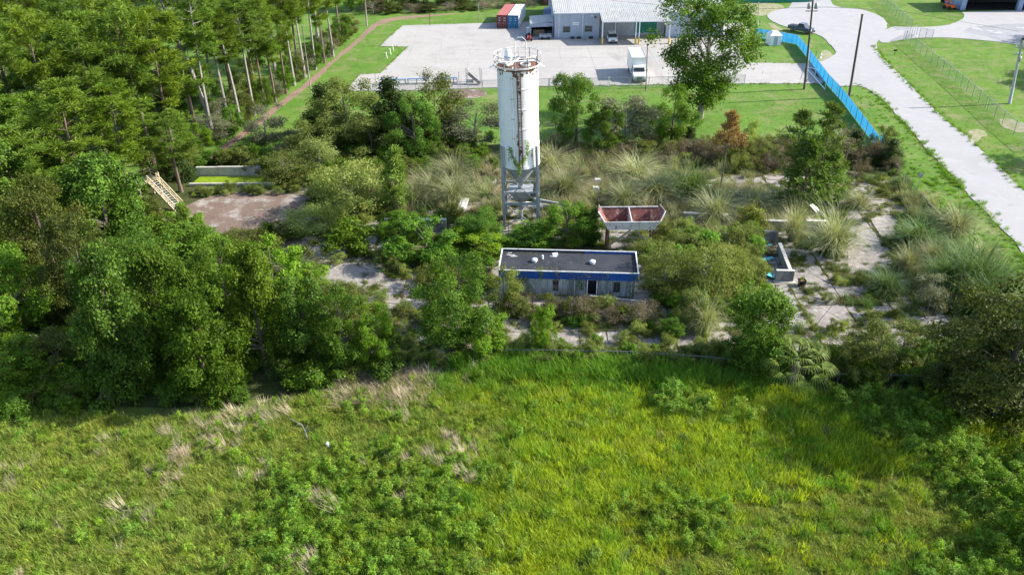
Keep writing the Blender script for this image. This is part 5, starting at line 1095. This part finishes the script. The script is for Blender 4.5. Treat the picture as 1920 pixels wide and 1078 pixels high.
# --- pampas clumps
for u,v,vt,w,k,lb in ((1560,498,372,95,'pampas','biggest pampas clump, beside the bay with teal boards'),(1716,478,402,78,'pampasg','round bright pampas clump left of the road bushes'),(1812,568,445,88,'pampasg','large blue green grass clump near the right edge of the yard'),(1768,556,460,74,'pampasg','blue green grass clump left of the large one'),(1856,556,470,78,'pampasg','grass clump right of the large blue green one'),(1486,462,368,52,'pampas','narrow pampas clump behind the slanting bay wall'),(1322,635,548,56,'pampas','pale grass fountain in front of the right shrub mass'),(1790,455,378,80,'pampas','tall pampas clump close to the road'),(1755,440,385,70,'pampasg','green grass clump between two pampas near the road'),(1388,476,425,60,'pampas','arching pale grass spilling into the bay with teal boards'),(850,350,285,75,'pampas','tall pale grass clump left of the silo'),(810,385,312,80,'pampas','silvery grass clump above the long bunker wall'),(780,395,330,60,'pampas','straw tinted grass clump above the left end of the bunker wall'),(850,395,318,70,'pampas','grass clump beside the white planks'),(1035,335,272,70,'pampas','tall grass clump just right of the silo barrel foot'),(1060,385,300,80,'pampas','broad tan grass clump right of the silo legs'),(1190,355,285,85,'pampas','dense grass clump behind the rusty hopper'),(1225,390,315,90,'pampas','grey green grass clump above the hopper right end'),(1170,400,330,60,'pampas','small grass clump behind the hopper middle'),(1290,385,300,80,'pampasg','upright green grass clump right of the hopper'),(1340,430,345,75,'pampas','grass clump above the short wall stub'),(1410,415,345,70,'pampas','grass clump behind the wall piece near the bay'),(555,540,480,80,'pampas','pale pampas clump at the left among the green trees'),(1800,520,445,70,'pampasg','upper clump behind the large blue green grass clump'),(1835,600,500,80,'pampasg','lowest blue green grass clump, by the dark corner tree'),(1745,510,440,60,'pampas','pale clump left of the blue green clumps'),(1700,520,450,50,'pampas','small pale clump on the yard left of the pale one'),(1840,510,440,60,'pampas','pale clump at the road side above the blue green ones'),(1660,560,500,60,'pampasg','low grass clump left of the blue green clumps'),(1450,400,345,60,'pampas','grass clump at the foot of the left dark pine'),(1610,400,350,50,'pampas','short straw grass clump behind the biggest pampas')):
    plant(k,u,v,vt,w,lb)
# --- big green thicket at left front
TH=[('vine',250,762,475,140,'tall vine draped tree at the left end of the front thicket'),('vine',395,770,552,140,'vine draped tree standing farthest forward in the thicket'),('vine',325,700,462,130,'vine draped tree behind the gap of the two foremost trees'),('vine',500,716,470,125,'dark leafy tree in the middle of the front thicket'),('vine',578,704,532,118,'dense tree right of the thicket middle'),('broad',650,712,548,112,'green tree near the right end of the front thicket'),('broad',712,705,575,92,'last tree at the right end of the front thicket'),('broad',430,612,455,125,'light green tree crowning the middle of the thicket'),('bright',360,560,432,140,'green tree below the brown clearing'),('bright',520,600,455,130,'green tree below the right end of the brown clearing'),('shade',185,640,410,130,'dark vine tree behind the leftmost front tree'),('broad',285,610,445,130,'green tree between clearing and leftmost front tree'),('shade',115,570,340,150,'dark vine covered tree below the pines'),('vine',35,520,260,160,'dark vine covered tree at the left edge, mid height'),('vine',215,500,300,150,'vine covered tree left of the toppled tan stair'),('bright',50,650,480,150,'yellow green tree at the left edge above the boulder'),('bright',35,762,650,140,'bright green bush mass at the left edge, low'),('olive',120,725,625,100,'olive bush mass right of the bright left edge bush'),('olive',140,620,500,90,'small yellow green tree in front of the dark vines'),('olive',460,500,438,110,'low green tree below the brown dirt'),('ypine',365,500,385,55,'young pine with pointed top beside the brown clearing'),('olive',640,640,540,110,'dark green growth behind the right thicket end'),('bright',590,590,505,90,'green tree left of the sunny slab'),('olive',290,350,262,70,'grey olive bush behind the toppled tan stair'),('dark',330,350,262,70,'dark grey bush above the toppled tan stair'),('vine',85,450,285,150,'dark hanging vines at the left under the pines'),('shrubg',300,470,425,80,'dark bush in front of the toppled tan stair'),('broad',702,650,600,60,'thin green tree beside the small slabs')]
for k,u,v,vt,w,lb in TH: plant(k,u,v,vt,w,lb)
# --- pines at upper left
PN=[(100,400,190),(180,240,0),(120,260,25),(75,200,-60),(265,255,-10),(200,290,30),(60,330,60),(130,350,40),(210,330,60),(20,380,130),(170,420,160),(250,390,170),(290,310,20),(240,270,10),(40,240,40),(330,300,30),(-40,300,60),(-30,420,180),(300,220,-40),(20,180,-40),(100,170,-50),(230,180,-60),(340,360,215),(370,260,40),(60,470,240),(150,310,80)]
PL=['nearest','tallest','slender','bushy','leaning','wide','thin','shaggy']
for i,(u,v,vt) in enumerate(PN):
    b=G(u,v); plant('pine',u,v,vt,rt.uniform(95,130)*P(b.x,b.y)[2]/12.5,'pine tree with clumped needles in the upper left grove','pines of the upper left grove',maxh=24)
for u,v,vt,w,lb in((400,262,-60,80,'tall pine with long bare leaning trunk left of the bark path'),(430,235,-60,70,'pine at the corner of the grove near the bark path')): plant('pinetall',u,v,vt,w,lb)
for u,v,vt,w in((455,225,20,70),(480,205,0,60),(500,190,-20,60),(520,182,10,60),(540,165,-30,55),(555,150,-40,55),(575,135,-50,50),(595,120,-60,50),(612,108,-60,48),(628,96,-60,45),(480,150,-40,60),(520,130,-50,60),(560,100,-60,60),(440,180,-50,60),(400,140,-70,60),(600,70,-90,60),(640,60,-90,55)):
    plant('pinetall' if rt.random()<.45 else 'pine',u-3,v+11,vt,w*1.3,'slim pine in the row along the bark path','pines in the row along the bark path',maxh=23)
for u,v,vt,w,k in((60,300,200,80,'broad'),(140,330,230,80,'olive'),(220,300,215,80,'broad'),(280,280,200,70,'vine'),(20,270,190,80,'olive'),(180,260,180,70,'broad'),(320,215,130,60,'vine'),(350,330,270,60,'olive'),(360,200,130,60,'broad'),(465,238,180,50,'olive'),(500,215,150,50,'broad'),(535,180,125,45,'broad'),(560,160,105,45,'olive'),(590,138,80,45,'broad'),(612,118,70,40,'grey'),(640,92,45,40,'broad'),(655,75,30,40,'olive'),(440,262,200,55,'broad'),(400,230,150,60,'broad'),(440,200,130,55,'olive'),(420,250,185,60,'grey'),(450,238,175,55,'olive'),(490,205,150,50,'broad'),(515,190,140,45,'grey'),(545,160,105,45,'broad'),(570,145,95,45,'grey'),(600,118,70,45,'broad'),(620,98,55,40,'olive'),(400,285,215,70,'grey'),(370,300,235,60,'broad'),(330,240,165,60,'vine'),(645,78,30,45,'broad'),(470,190,110,55,'olive'),(530,140,70,50,'olive')):
    plant(k,u,v,vt,w,'small understorey tree below the pines along the bark path','understorey trees beneath the pines',name='understorey_tree')
def bygroup(g): return [o for o in COL.objects if o.get('group')==g]
relabel(bygroup('pines in the row along the bark path'),'%s pine from the near end of the row along the bark path',lambda o:-scr(o)[1])
relabel(bygroup('understorey trees beneath the pines'),'%s small understorey tree from the near end beneath the pines',lambda o:-scr(o)[1])
relabel(bygroup('bushes along the back of the yard'),'%s low brownish bush from the left in the hedge line behind the yard',lambda o:scr(o)[0])
gp=bygroup('pines of the upper left grove')
for nm,a,b in(('nearest',375,999),('middle',285,375),('farthest',-99,285)): relabel([o for o in gp if a<=scr(o)[1]<b],'%s pine from the left in the '+nm+' rank of the upper left grove',lambda o:scr(o)[0])
# a bare leaning trunk, grey
b=G(402,262); t=thing('bare_tree','long grey leafless trunk leaning left at the grove edge','tree',b); tp=[(0,0,0),(-.5,.3,5),(-1.6,.5,11),(-3.3,1,17),(-4.5,1.5,22)]
MB().tube(tp,[.42,.36,.3,.22,.12],8).build('trunk',M['barkpale'],t,smooth=True)
for e,s in(((-4.5,.2,15.5),3),((-1,-.6,13.5),2),((-5.5,1,21),3),((-2.2,1.5,20),3)): MB().tube([tp[s],e],[.12,.04],5).build('branch',M['barkpale'],t)
# --- trees along the far edge behind pad and lawn
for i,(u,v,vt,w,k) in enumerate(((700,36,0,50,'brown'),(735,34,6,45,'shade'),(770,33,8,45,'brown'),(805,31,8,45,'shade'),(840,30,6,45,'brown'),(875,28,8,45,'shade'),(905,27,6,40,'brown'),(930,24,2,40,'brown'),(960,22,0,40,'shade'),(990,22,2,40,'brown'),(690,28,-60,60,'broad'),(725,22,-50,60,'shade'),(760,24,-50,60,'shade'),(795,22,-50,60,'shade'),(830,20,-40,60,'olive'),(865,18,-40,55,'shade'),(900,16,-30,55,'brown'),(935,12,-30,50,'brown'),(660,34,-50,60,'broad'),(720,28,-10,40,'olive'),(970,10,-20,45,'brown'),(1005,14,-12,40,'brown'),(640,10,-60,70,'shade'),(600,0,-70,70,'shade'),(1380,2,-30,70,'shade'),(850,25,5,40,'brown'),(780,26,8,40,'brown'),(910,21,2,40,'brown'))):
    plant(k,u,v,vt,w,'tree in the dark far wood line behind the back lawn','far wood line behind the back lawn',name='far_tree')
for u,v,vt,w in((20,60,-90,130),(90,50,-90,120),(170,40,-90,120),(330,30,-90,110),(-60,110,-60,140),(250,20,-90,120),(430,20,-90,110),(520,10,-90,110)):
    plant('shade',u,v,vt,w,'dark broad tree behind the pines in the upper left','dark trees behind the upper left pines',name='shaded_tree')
relabel(bygroup('far wood line behind the back lawn'),'%s tree from the left in the dark far wood line behind the lawn',lambda o:scr(o)[0])
relabel(bygroup('dark trees behind the upper left pines'),'%s dark broad tree from the left behind the upper left pines',lambda o:scr(o)[0])
# trees standing right of the frame whose crowns and shadows reach the lawn and meadow
for u,v,vt,w in((2110,190,20,190),(2140,330,120,170),(2080,108,-30,150)):
    plant('shade',u,v,vt,w,'tree on the right lawn just outside the picture','trees beyond the right edge',name='roadside_tree')
relabel(bygroup('trees beyond the right edge'),'%s tree from the left on the right lawn beyond the picture edge',lambda o:scr(o)[0])
# ================================================================ GROUND COVER (uncountable: stuff)
def lib(kinds):
    c=bpy.data.collections.new('library_'+kinds[0]); i=0; names=[]
    for k in kinds:
        for me,_,_,_ in PR[k]:
            o=bpy.data.objects.new('%s_%02d'%(kinds[0],i),me); c.objects.link(o); i+=1
    return c,i
rg=np.random.default_rng(3)
def ppoly(X,Y,poly):
    c=np.zeros(len(X),bool); n=len(poly)
    for i in range(n):
        x1,y1=poly[i];x2,y2=poly[(i+1)%n]
        if y1==y2: continue
        c^=((y1>Y)!=(y2>Y))&(X<(x2-x1)*(Y-y1)/(y2-y1)+x1)
    return c
def Pn(X,Y):
    Z=-CH;dep=Y*cp-Z*sp;up=Y*sp+Z*cp; x=X/dep;y=up/dep
    return CX+F*(x*cr-y*sr),CY-F*(x*sr+y*cr)
class Noise2:
    def __init__(s,seed,size): r=np.random.default_rng(seed); s.g=r.random((64,64)); s.s=size
    def __call__(s,X,Y):
        x=X/s.s%64;y=Y/s.s%64;i=x.astype(int);j=y.astype(int);f=x-i;g=y-j;f=f*f*(3-2*f);g=g*g*(3-2*g);a=s.g
        return (a[i%64,j%64]*(1-f)+a[(i+1)%64,j%64]*f)*(1-g)+(a[i%64,(j+1)%64]*(1-f)+a[(i+1)%64,(j+1)%64]*f)*g
n1=Noise2(1,3.);n2=Noise2(2,1.1);n3=Noise2(3,7.)
BARE=[(455,392,120,30),(600,474,55,18),(665,515,60,20),(705,462,22,12),(722,372,22,14),(628,425,24,6),(765,540,48,12),(770,571,55,12),(655,586,14,8),(742,628,14,10),(1000,593,48,8),(985,628,26,12),(1068,636,30,18),(1145,632,36,14),(1222,640,20,9),(1290,642,32,11),(1350,642,24,18),(1350,592,16,10),(1622,475,38,48),(1655,425,28,22),(1640,380,36,6),(1625,355,22,8),(1640,322,30,8),(1465,562,42,26),(1530,522,36,18),(1480,600,30,13),(1560,592,45,19),(1600,546,26,9),(1665,580,24,8),(1757,600,32,11),(1575,640,30,14),(1720,652,30,8),(1370,342,40,10),(1450,332,22,7),(1318,322,40,7),(1530,490,22,14),(1600,325,20,6),(1440,490,20,25),(870,385,14,18),(1395,600,12,8),(1500,655,20,8),(1610,405,20,12),(1690,640,20,7)]
def bare(U,V):
    d=np.full(len(U),9.)
    for a,b,rx,ry in BARE: d=np.minimum(d,((U-a)/rx)**2+((V-b)/ry)**2)
    return d
LAY={}
def scat(layer,kinds,poly,dens,smin,smax,sz=(.85,1.2),bareclear=None,mask=None,tilt=.08,excl=(),rz=(0,6.28)):
    pts=[G(*p) for p in poly]; x0=min(p.x for p in pts);x1=max(p.x for p in pts);y0=min(p.y for p in pts);y1=max(p.y for p in pts)
    n=int((x1-x0)*(y1-y0)*dens); X=rg.uniform(x0,x1,n);Y=rg.uniform(y0,y1,n); U,V=Pn(X,Y)
    ok=ppoly(U,V,poly)
    if bareclear is not None: ok&=bare(U,V)+ (n2(X,Y)-.5)*1.1>bareclear
    if mask is not None: ok&=mask(X,Y,U,V)
    for e in excl: ok&=~ppoly(U,V,e)
    X=X[ok];Y=Y[ok]; n=len(X); s=rg.uniform(smin,smax,n); 
    L=LAY.setdefault(layer,{'kinds':[], 'd':[]})
    for k in kinds:
        if k not in L['kinds']: L['kinds'].append(k)
    L['d'].append((kinds,X,Y,s,s*rg.uniform(*sz,n),rg.normal(size=(n,2))*tilt,rz))
OFFB=[(905,605),(925,500),(1195,500),(1215,605)]; SILB=[(940,400),(1015,400),(1020,440),(940,440)]; BAYB=[(1415,450),(1458,450),(1490,520),(1490,536),(1440,536)]
# meadow
MEAD=[(-150,770),(60,775),(260,790),(420,780),(600,742),(760,722),(900,700),(1100,690),(1400,715),(1560,745),(1760,760),(2100,800),(2150,1200),(-150,1200)]
def reg(f): return lambda X,Y,U,V: f(U+(n1(X,Y)-.5)*150+(n3(X,Y)-.5)*180+rg.normal(size=len(X))*28,V+(n2(X,Y)-.5)*50+(n3(X,Y)-.5)*80+rg.normal(size=len(X))*14)
isR=lambda U,V:(U>870)&(V<745+ (U-870)*.03)
isS=lambda U,V:(U>1250)&(V>860+(1700-U)*.25)&(U<1790)
isB=lambda U,V:((U>480)&(U<920)&(V>880)&(V<1078+100)&(U+ (V-880)*.2>560))|((U>1190)&(U<1290)&(V>940)&(V<1010))|((U>1740)&(V>860))
isY=lambda U,V:(U>880)&~isR(U,V)&~isS(U,V)&~isB(U,V)
isL=lambda U,V:(U<=880)&~isB(U,V)
scat('meadow_grass',['grich'],MEAD,5.5,.8,1.5,mask=reg(isR))
scat('meadow_grass',['gyellow'],MEAD,5.2,.8,1.5,mask=reg(isY))
scat('meadow_grass',['gyrich','grich'],MEAD,.8,.8,1.4,mask=reg(isY))
scat('meadow_grass',['golive'],MEAD,9,.7,1.2,mask=reg(isS))
scat('meadow_grass',['gmid'],MEAD,5.5,.8,1.4,mask=reg(isL))
scat('meadow_grass',['grich','gmid','gyellow'],MEAD,3,.8,1.4,mask=reg(isB))
scat('meadow_grass',['gyellow','gmid','grich'],MEAD,1.3,.7,1.3)
scat('meadow_straw',['strawlay'],MEAD,1.3,.7,1.5,mask=lambda X,Y,U,V:(U<900)&(n1(X+40,Y)>.70)&(n3(X,Y+9)>.45),tilt=.15,rz=(-.4,.4))
scat('meadow_straw',['straw'],[(600,735),(680,705),(820,705),(830,735),(740,765),(640,770)],5,.9,1.7,tilt=.2)
scat('meadow_straw',['straw'],MEAD,.25,.6,1.1,tilt=.3,mask=reg(isY))
scat('meadow_straw',['strawlay','straw'],[(330,780),(520,765),(420,860),(230,1050),(200,1000)],.9,.8,1.6,tilt=.15,rz=(-.5,.5))
scat('meadow_weeds',['weed','weedb','weed'],MEAD,1.5,.45,1.05,mask=reg(lambda U,V:isL(U,V)),tilt=.15)
scat('meadow_weeds',['weedb','weedb','weed'],MEAD,4.6,.5,1.15,mask=reg(isB),tilt=.12)
scat('meadow_weeds',['weed'],MEAD,.25,.6,1.1,mask=reg(isY))
scat('meadow_weeds',['weed'],MEAD,.5,.4,.8,mask=reg(isS))
scat('meadow_weeds',['weedb','weed'],[(1220,760),(1270,730),(1340,760),(1330,790),(1240,785)],3,.9,1.5)
scat('meadow_weeds',['weedb','weed'],[(1360,780),(1400,765),(1440,785),(1400,800)],3,.9,1.4)
scat('meadow_weeds',['weed','weedb'],[(1540,745),(1760,740),(1830,800),(1900,1080),(1850,1080),(1800,900),(1650,830)],2.5,.8,1.5)
# undergrowth below the trees at the left
scat('undergrowth',['shrubv','shrubg','shrub'],[(-200,260),(0,250),(120,330),(270,360),(330,440),(420,445),(560,440),(600,520),(640,600),(740,640),(770,700),(600,730),(420,760),(120,760),(-200,760)],.26,.5,1.0,(.7,1.15),bareclear=.95)
scat('undergrowth',['shrubb','shrub','shrubg'],[(-150,740),(90,700),(200,745),(150,780),(-150,800)],.6,.5,.9)
scat('undergrowth',['tallgrass','sedge','shrubg'],[(120,650),(200,690),(260,760),(120,745)],1.0,.6,1.1)
scat('undergrowth',['shrub','weed','weed','shrubf'],[(360,360),(560,352),(560,364),(360,372)],.8,.4,.7)
scat('undergrowth',['shrubg','shrub'],[(340,310),(430,300),(560,300),(600,262),(930,262),(930,330),(720,335),(560,350),(500,350),(500,335),(360,318)],.28,.5,1.0,bareclear=1)
scat('undergrowth',['brown','shrub','shrubf','sedge'],[(1010,285),(1420,272),(1640,285),(1680,330),(1500,330),(1300,312),(1010,318)],.55,.4,.9,bareclear=.9)
scat('undergrowth',['shrubg','shrubf','shrub'],[(720,405),(930,400),(1100,420),(1120,470),(940,465),(930,500),(900,580),(820,600),(730,470)],.28,.5,.9,excl=(OFFB,SILB))
scat('undergrowth',['shrubf','shrub','shrubf','shrubb'],[(1200,450),(1410,430),(1435,500),(1440,560),(1400,600),(1340,600),(1210,600)],.4,.6,1.1,excl=(OFFB,BAYB))
scat('undergrowth',['shrubf','shrub','shrubg'],[(560,330),(700,320),(740,420),(700,440),(620,455),(560,420),(590,390)],.16,.4,.9,bareclear=.9)
# tall pale grasses round the silo and hopper
scat('tall_grass',['tallgrass','tallstraw','sedge'],[(740,330),(930,300),(945,400),(840,405),(730,405)],1.3,.6,1.3,excl=(SILB,),bareclear=.9)
scat('tall_grass',['tallgrass','tallstraw','tallgrass'],[(1010,275),(1160,300),(1240,300),(1420,335),(1480,420),(1400,470),(1250,460),(1240,410),(1120,400),(1020,430)],1.15,.6,1.35,excl=(SILB,),bareclear=.9)
scat('tall_grass',['tallgrass','sedge'],[(1200,455),(1400,430),(1420,560),(1340,610),(1230,600)],.6,.6,1.2,excl=(OFFB,))
scat('tall_grass',['sedge','tallgrass'],[(1690,330),(1760,400),(1800,470),(1900,560),(1880,600),(1780,590),(1690,540),(1720,440),(1680,370)],1.3,.6,1.2,bareclear=.9)
scat('tall_grass',['tallstraw','brown'],[(940,575),(1240,590),(1240,615),(960,600)],.9,.4,.7,excl=())
scat('tall_grass',['tallgrass','sedge'],[(560,470),(620,545),(580,600),(500,520)],1.2,.5,1)
# yard weeds, sparse and low
YP=[(560,430),(720,340),(940,330),(1280,310),(1640,310),(1700,380),(1720,480),(1860,600),(1840,690),(1560,700),(940,690),(720,680),(620,600)]
scat('yard_weeds',['lowweed','golive','lowweed','golive'],YP,4.5,.5,1.2,bareclear=1.0,mask=lambda X,Y,U,V:n2(X+5,Y)+.5*n1(X,Y)>.62,excl=(OFFB,BAYB))
scat('yard_weeds',['lowweed','sedge','gmid'],[(1440,300),(1700,330),(1720,480),(1850,600),(1840,690),(1330,690),(1330,610),(1440,560),(1500,450)],1.6,.5,1.0,bareclear=1.1,mask=lambda X,Y,U,V:n1(X+15,Y+3)>.42,excl=(BAYB,))
scat('yard_weeds',['shrubf','shrub'],[(1480,300),(1700,330),(1720,480),(1850,600),(1840,690),(1500,690),(1500,450)],.13,.25,.55,bareclear=1.2,excl=(BAYB,))
scat('yard_weeds',['shrub','shrubb','shrubg','shrubf'],[(720,600),(940,590),(1330,600),(1370,690),(940,690),(740,690)],.42,.25,.55,bareclear=1.5,excl=(OFFB,))
scat('yard_weeds',['weed','shrubf','lowweed'],[(600,440),(720,440),(820,560),(720,640),(640,560)],.8,.4,.8,bareclear=1.05)
scat('yard_weeds',['shrubg','shrub','weedb'],[(1330,660),(1560,680),(1760,680),(1800,735),(1560,725),(1330,700)],.9,.35,.8)
scat('yard_weeds',['drywood','lowweed'],BAYB,1.2,.5,.8)
scat('yard_weeds',['drywood'],YP,.25,.4,1,bareclear=1.1,excl=(OFFB,BAYB))
scat('verge_grass',['golive'],[(880,172),(1400,160),(1545,162),(1640,280),(1400,272),(1010,270),(900,270)],.5,.25,.5)
scat('undergrowth',['shrubg','shrub','sedge','brown'],[(385,290),(400,275),(460,232),(520,185),(578,142),(638,88),(673,64),(660,55),(620,80),(540,140),(470,190),(400,235),(370,280)],.35,.3,.8)
def edge(pix,n_per_m,w,smin,smax,kinds=('golive','grich')):
    pts=[G(*p) for p in pix]
    for a,b in zip(pts,pts[1:]):
        L=(b-a).length; n=int(L*n_per_m); t=rg.random(n); d=(b-a)/L; o=rg.normal(size=n)*w
        X=a.x+(b.x-a.x)*t-d.y*o; Y=a.y+(b.y-a.y)*t+d.x*o; s_=rg.uniform(smin,smax,n)
        LAY['verge_grass']['d'].append((list(kinds),X,Y,s_,s_,rg.normal(size=(n,2))*.1,(0,6.28)))
    for k in kinds:
        if k not in LAY['verge_grass']['kinds']: LAY['verge_grass']['kinds'].append(k)
scat('verge_grass',['golive'],[(1640,288),(1700,300),(1700,330),(1660,320)],2,.3,.5)
edge([(1925,485),(1870,420),(1793,340),(1760,303),(1693,230),(1647,180),(1610,160),(1585,165)],5,.35,.3,.8)
edge([(1637,87),(1663,120),(1713,167),(1763,217),(1800,247),(1833,277),(1919,360)],5,.35,.3,.75)
edge([(1010,163),(1180,160),(1400,158),(1545,158)],4,.2,.25,.5); edge([(1512,120),(1400,119),(1385,97)],4,.2,.25,.5)
edge([(648,172),(675,141),(713,139),(738,115),(765,89),(712,88),(755,49),(930,44)],2.5,.2,.25,.5)
# verges by the road
scat('verge_grass',['golive','grich'],[(1640,290),(1700,300),(1780,350),(1850,400),(1925,490),(1960,640),(1900,600),(1780,440),(1700,360)],2.2,.35,.7)
scat('verge_grass',['grich','golive'],[(1755,296),(1763,303),(1800,340),(1808,352),(1790,352),(1760,330)],5,.4,.7)
scat('verge_grass',['golive','grich'],[(1590,175),(1650,185),(1700,240),(1765,305),(1740,330),(1655,290),(1600,220)],1.2,.3,.5)
scat('verge_grass',['golive'],[(1640,88),(1700,90),(1850,210),(2000,300),(2000,420),(1925,362),(1765,218),(1665,122)],.5,.3,.5)
JT=[]
for i in range(-6,14):
    for j in range(0,13):
        for t in np.arange(0,1,.12):
            JT.append((i*4.4-2.7+.024*j*4.1+rg.normal()*.12,55.45+(j+t)*4.1)); JT.append(((i+t)*4.4-2.7+.024*j*4.1,55.45+j*4.1+rg.normal()*.12))
JT=np.array(JT); U,V=Pn(JT[:,0],JT[:,1]); ok=ppoly(U,V,SLABP)&~ppoly(U,V,OFFB)&~ppoly(U,V,BAYB)&(n2(JT[:,0],JT[:,1])>.3); JT=JT[ok]; n=len(JT); s_=rg.uniform(.3,.85,n)
LAY['yard_weeds']['d'].append((['lowweed','golive'],JT[:,0],JT[:,1],s_,s_*1.1,rg.normal(size=(n,2))*.1,(0,6.28)))
scat('yard_weeds',['shrubg','weedb','shrub','sedge'],[(900,655),(1330,665),(1440,690),(1330,712),(1180,698),(930,690)],1.3,.2,.45)
scat('meadow_grass',['grich'],[(840,690),(930,672),(1180,682),(1330,695),(1450,715),(1330,735),(1100,715),(900,715)],5,1.2,1.9)
scat('yard_weeds',['lowweed','shrubf','golive','sedge'],[(720,600),(940,590),(1330,600),(1370,690),(940,690),(740,690)],2.0,.35,.7,bareclear=1.1,excl=(OFFB,))
scat('yard_weeds',['drywood','lowweed','shrub'],[(950,575),(1200,585),(1230,612),(960,602)],1.5,.5,.9)
scat('undergrowth',['shrubg','weedb','sedge'],[(120,640),(600,650),(760,640),(760,700),(600,735),(420,765),(120,760)],.5,.4,.9)
scat('undergrowth',['weed','sedge','shrubb'],[(280,400),(345,395),(400,430),(380,450),(280,450)],.9,.4,.8)
LB={'meadow_grass':'tall meadow grass filling the foreground','meadow_straw':'dry straw tufts lying in the meadow','meadow_weeds':'leafy weeds in the foreground meadow','undergrowth':'tangled undergrowth between the trees','tall_grass':'tall pale grass round silo and hopper','yard_weeds':'low weeds in the joints of the broken yard','verge_grass':'grass on the road verges'}
def layer(name,L):
    # one tuft mesh per plant form, instanced at points
    ids={};objs=[]
    col=bpy.data.collections.new('library_'+name)
    for k in L['kinds']:
        ids[k]=[]
        for me,_,_,_ in PR[k]:
            o=bpy.data.objects.new('%s_form_%03d'%(name,len(objs)),me); col.objects.link(o); ids[k].append(len(objs)); objs.append(o)
    co_,ix,sc_,ro=[],[],[],[]
    for kinds,X,Y,s,sz,tl,rz in L['d']:
        n=len(X); ch=rg.integers(0,len(kinds),n); id_=np.zeros(n,int)
        for q,k in enumerate(kinds):
            m=ch==q; id_[m]=rg.choice(ids[k],m.sum()) if m.any() else 0
        co_.append(np.stack([X,Y,np.full(n,.02)],1)); ix.append(id_); sc_.append(np.stack([s,s,sz],1)); ro.append(np.stack([tl[:,0],tl[:,1],rg.uniform(rz[0],rz[1],n)],1))
    co_=np.concatenate(co_);ix=np.concatenate(ix);sc_=np.concatenate(sc_);ro=np.concatenate(ro); n=len(co_)
    me=bpy.data.meshes.new(name); me.vertices.add(n); me.vertices.foreach_set('co',co_.astype(np.float32).ravel())
    a=me.attributes.new('idx','INT','POINT'); a.data.foreach_set('value',ix.astype(np.int32))
    a=me.attributes.new('scl','FLOAT_VECTOR','POINT'); a.data.foreach_set('vector',sc_.astype(np.float32).ravel())
    a=me.attributes.new('rot','FLOAT_VECTOR','POINT'); a.data.foreach_set('vector',ro.astype(np.float32).ravel())
    o=bpy.data.objects.new(name,me); COL.objects.link(o); tag(o,LB[name],kind='stuff')
    g=bpy.data.node_groups.new('scatter_'+name,'GeometryNodeTree'); g.interface.new_socket('Geometry',in_out='INPUT',socket_type='NodeSocketGeometry'); g.interface.new_socket('Geometry',in_out='OUTPUT',socket_type='NodeSocketGeometry')
    gi=g.nodes.new('NodeGroupInput');go=g.nodes.new('NodeGroupOutput'); ip=g.nodes.new('GeometryNodeInstanceOnPoints'); ci=g.nodes.new('GeometryNodeCollectionInfo'); ci.inputs[0].default_value=col; ci.inputs['Separate Children'].default_value=True; ci.inputs['Reset Children'].default_value=True
    def na(nm,t): x=g.nodes.new('GeometryNodeInputNamedAttribute'); x.data_type=t; x.inputs[0].default_value=nm; return x.outputs[0]
    er=g.nodes.new('FunctionNodeEulerToRotation'); l=g.links.new
    l(gi.outputs[0],ip.inputs['Points']); l(ci.outputs[0],ip.inputs['Instance']); ip.inputs['Pick Instance'].default_value=True; l(na('idx','INT'),ip.inputs['Instance Index']); l(na('rot','FLOAT_VECTOR'),er.inputs[0]); l(er.outputs[0],ip.inputs['Rotation']); l(na('scl','FLOAT_VECTOR'),ip.inputs['Scale']); l(ip.outputs[0],go.inputs[0])
    md=o.modifiers.new('scatter','NODES'); md.node_group=g; print(name,n)
for k,L in LAY.items(): layer(k,L)
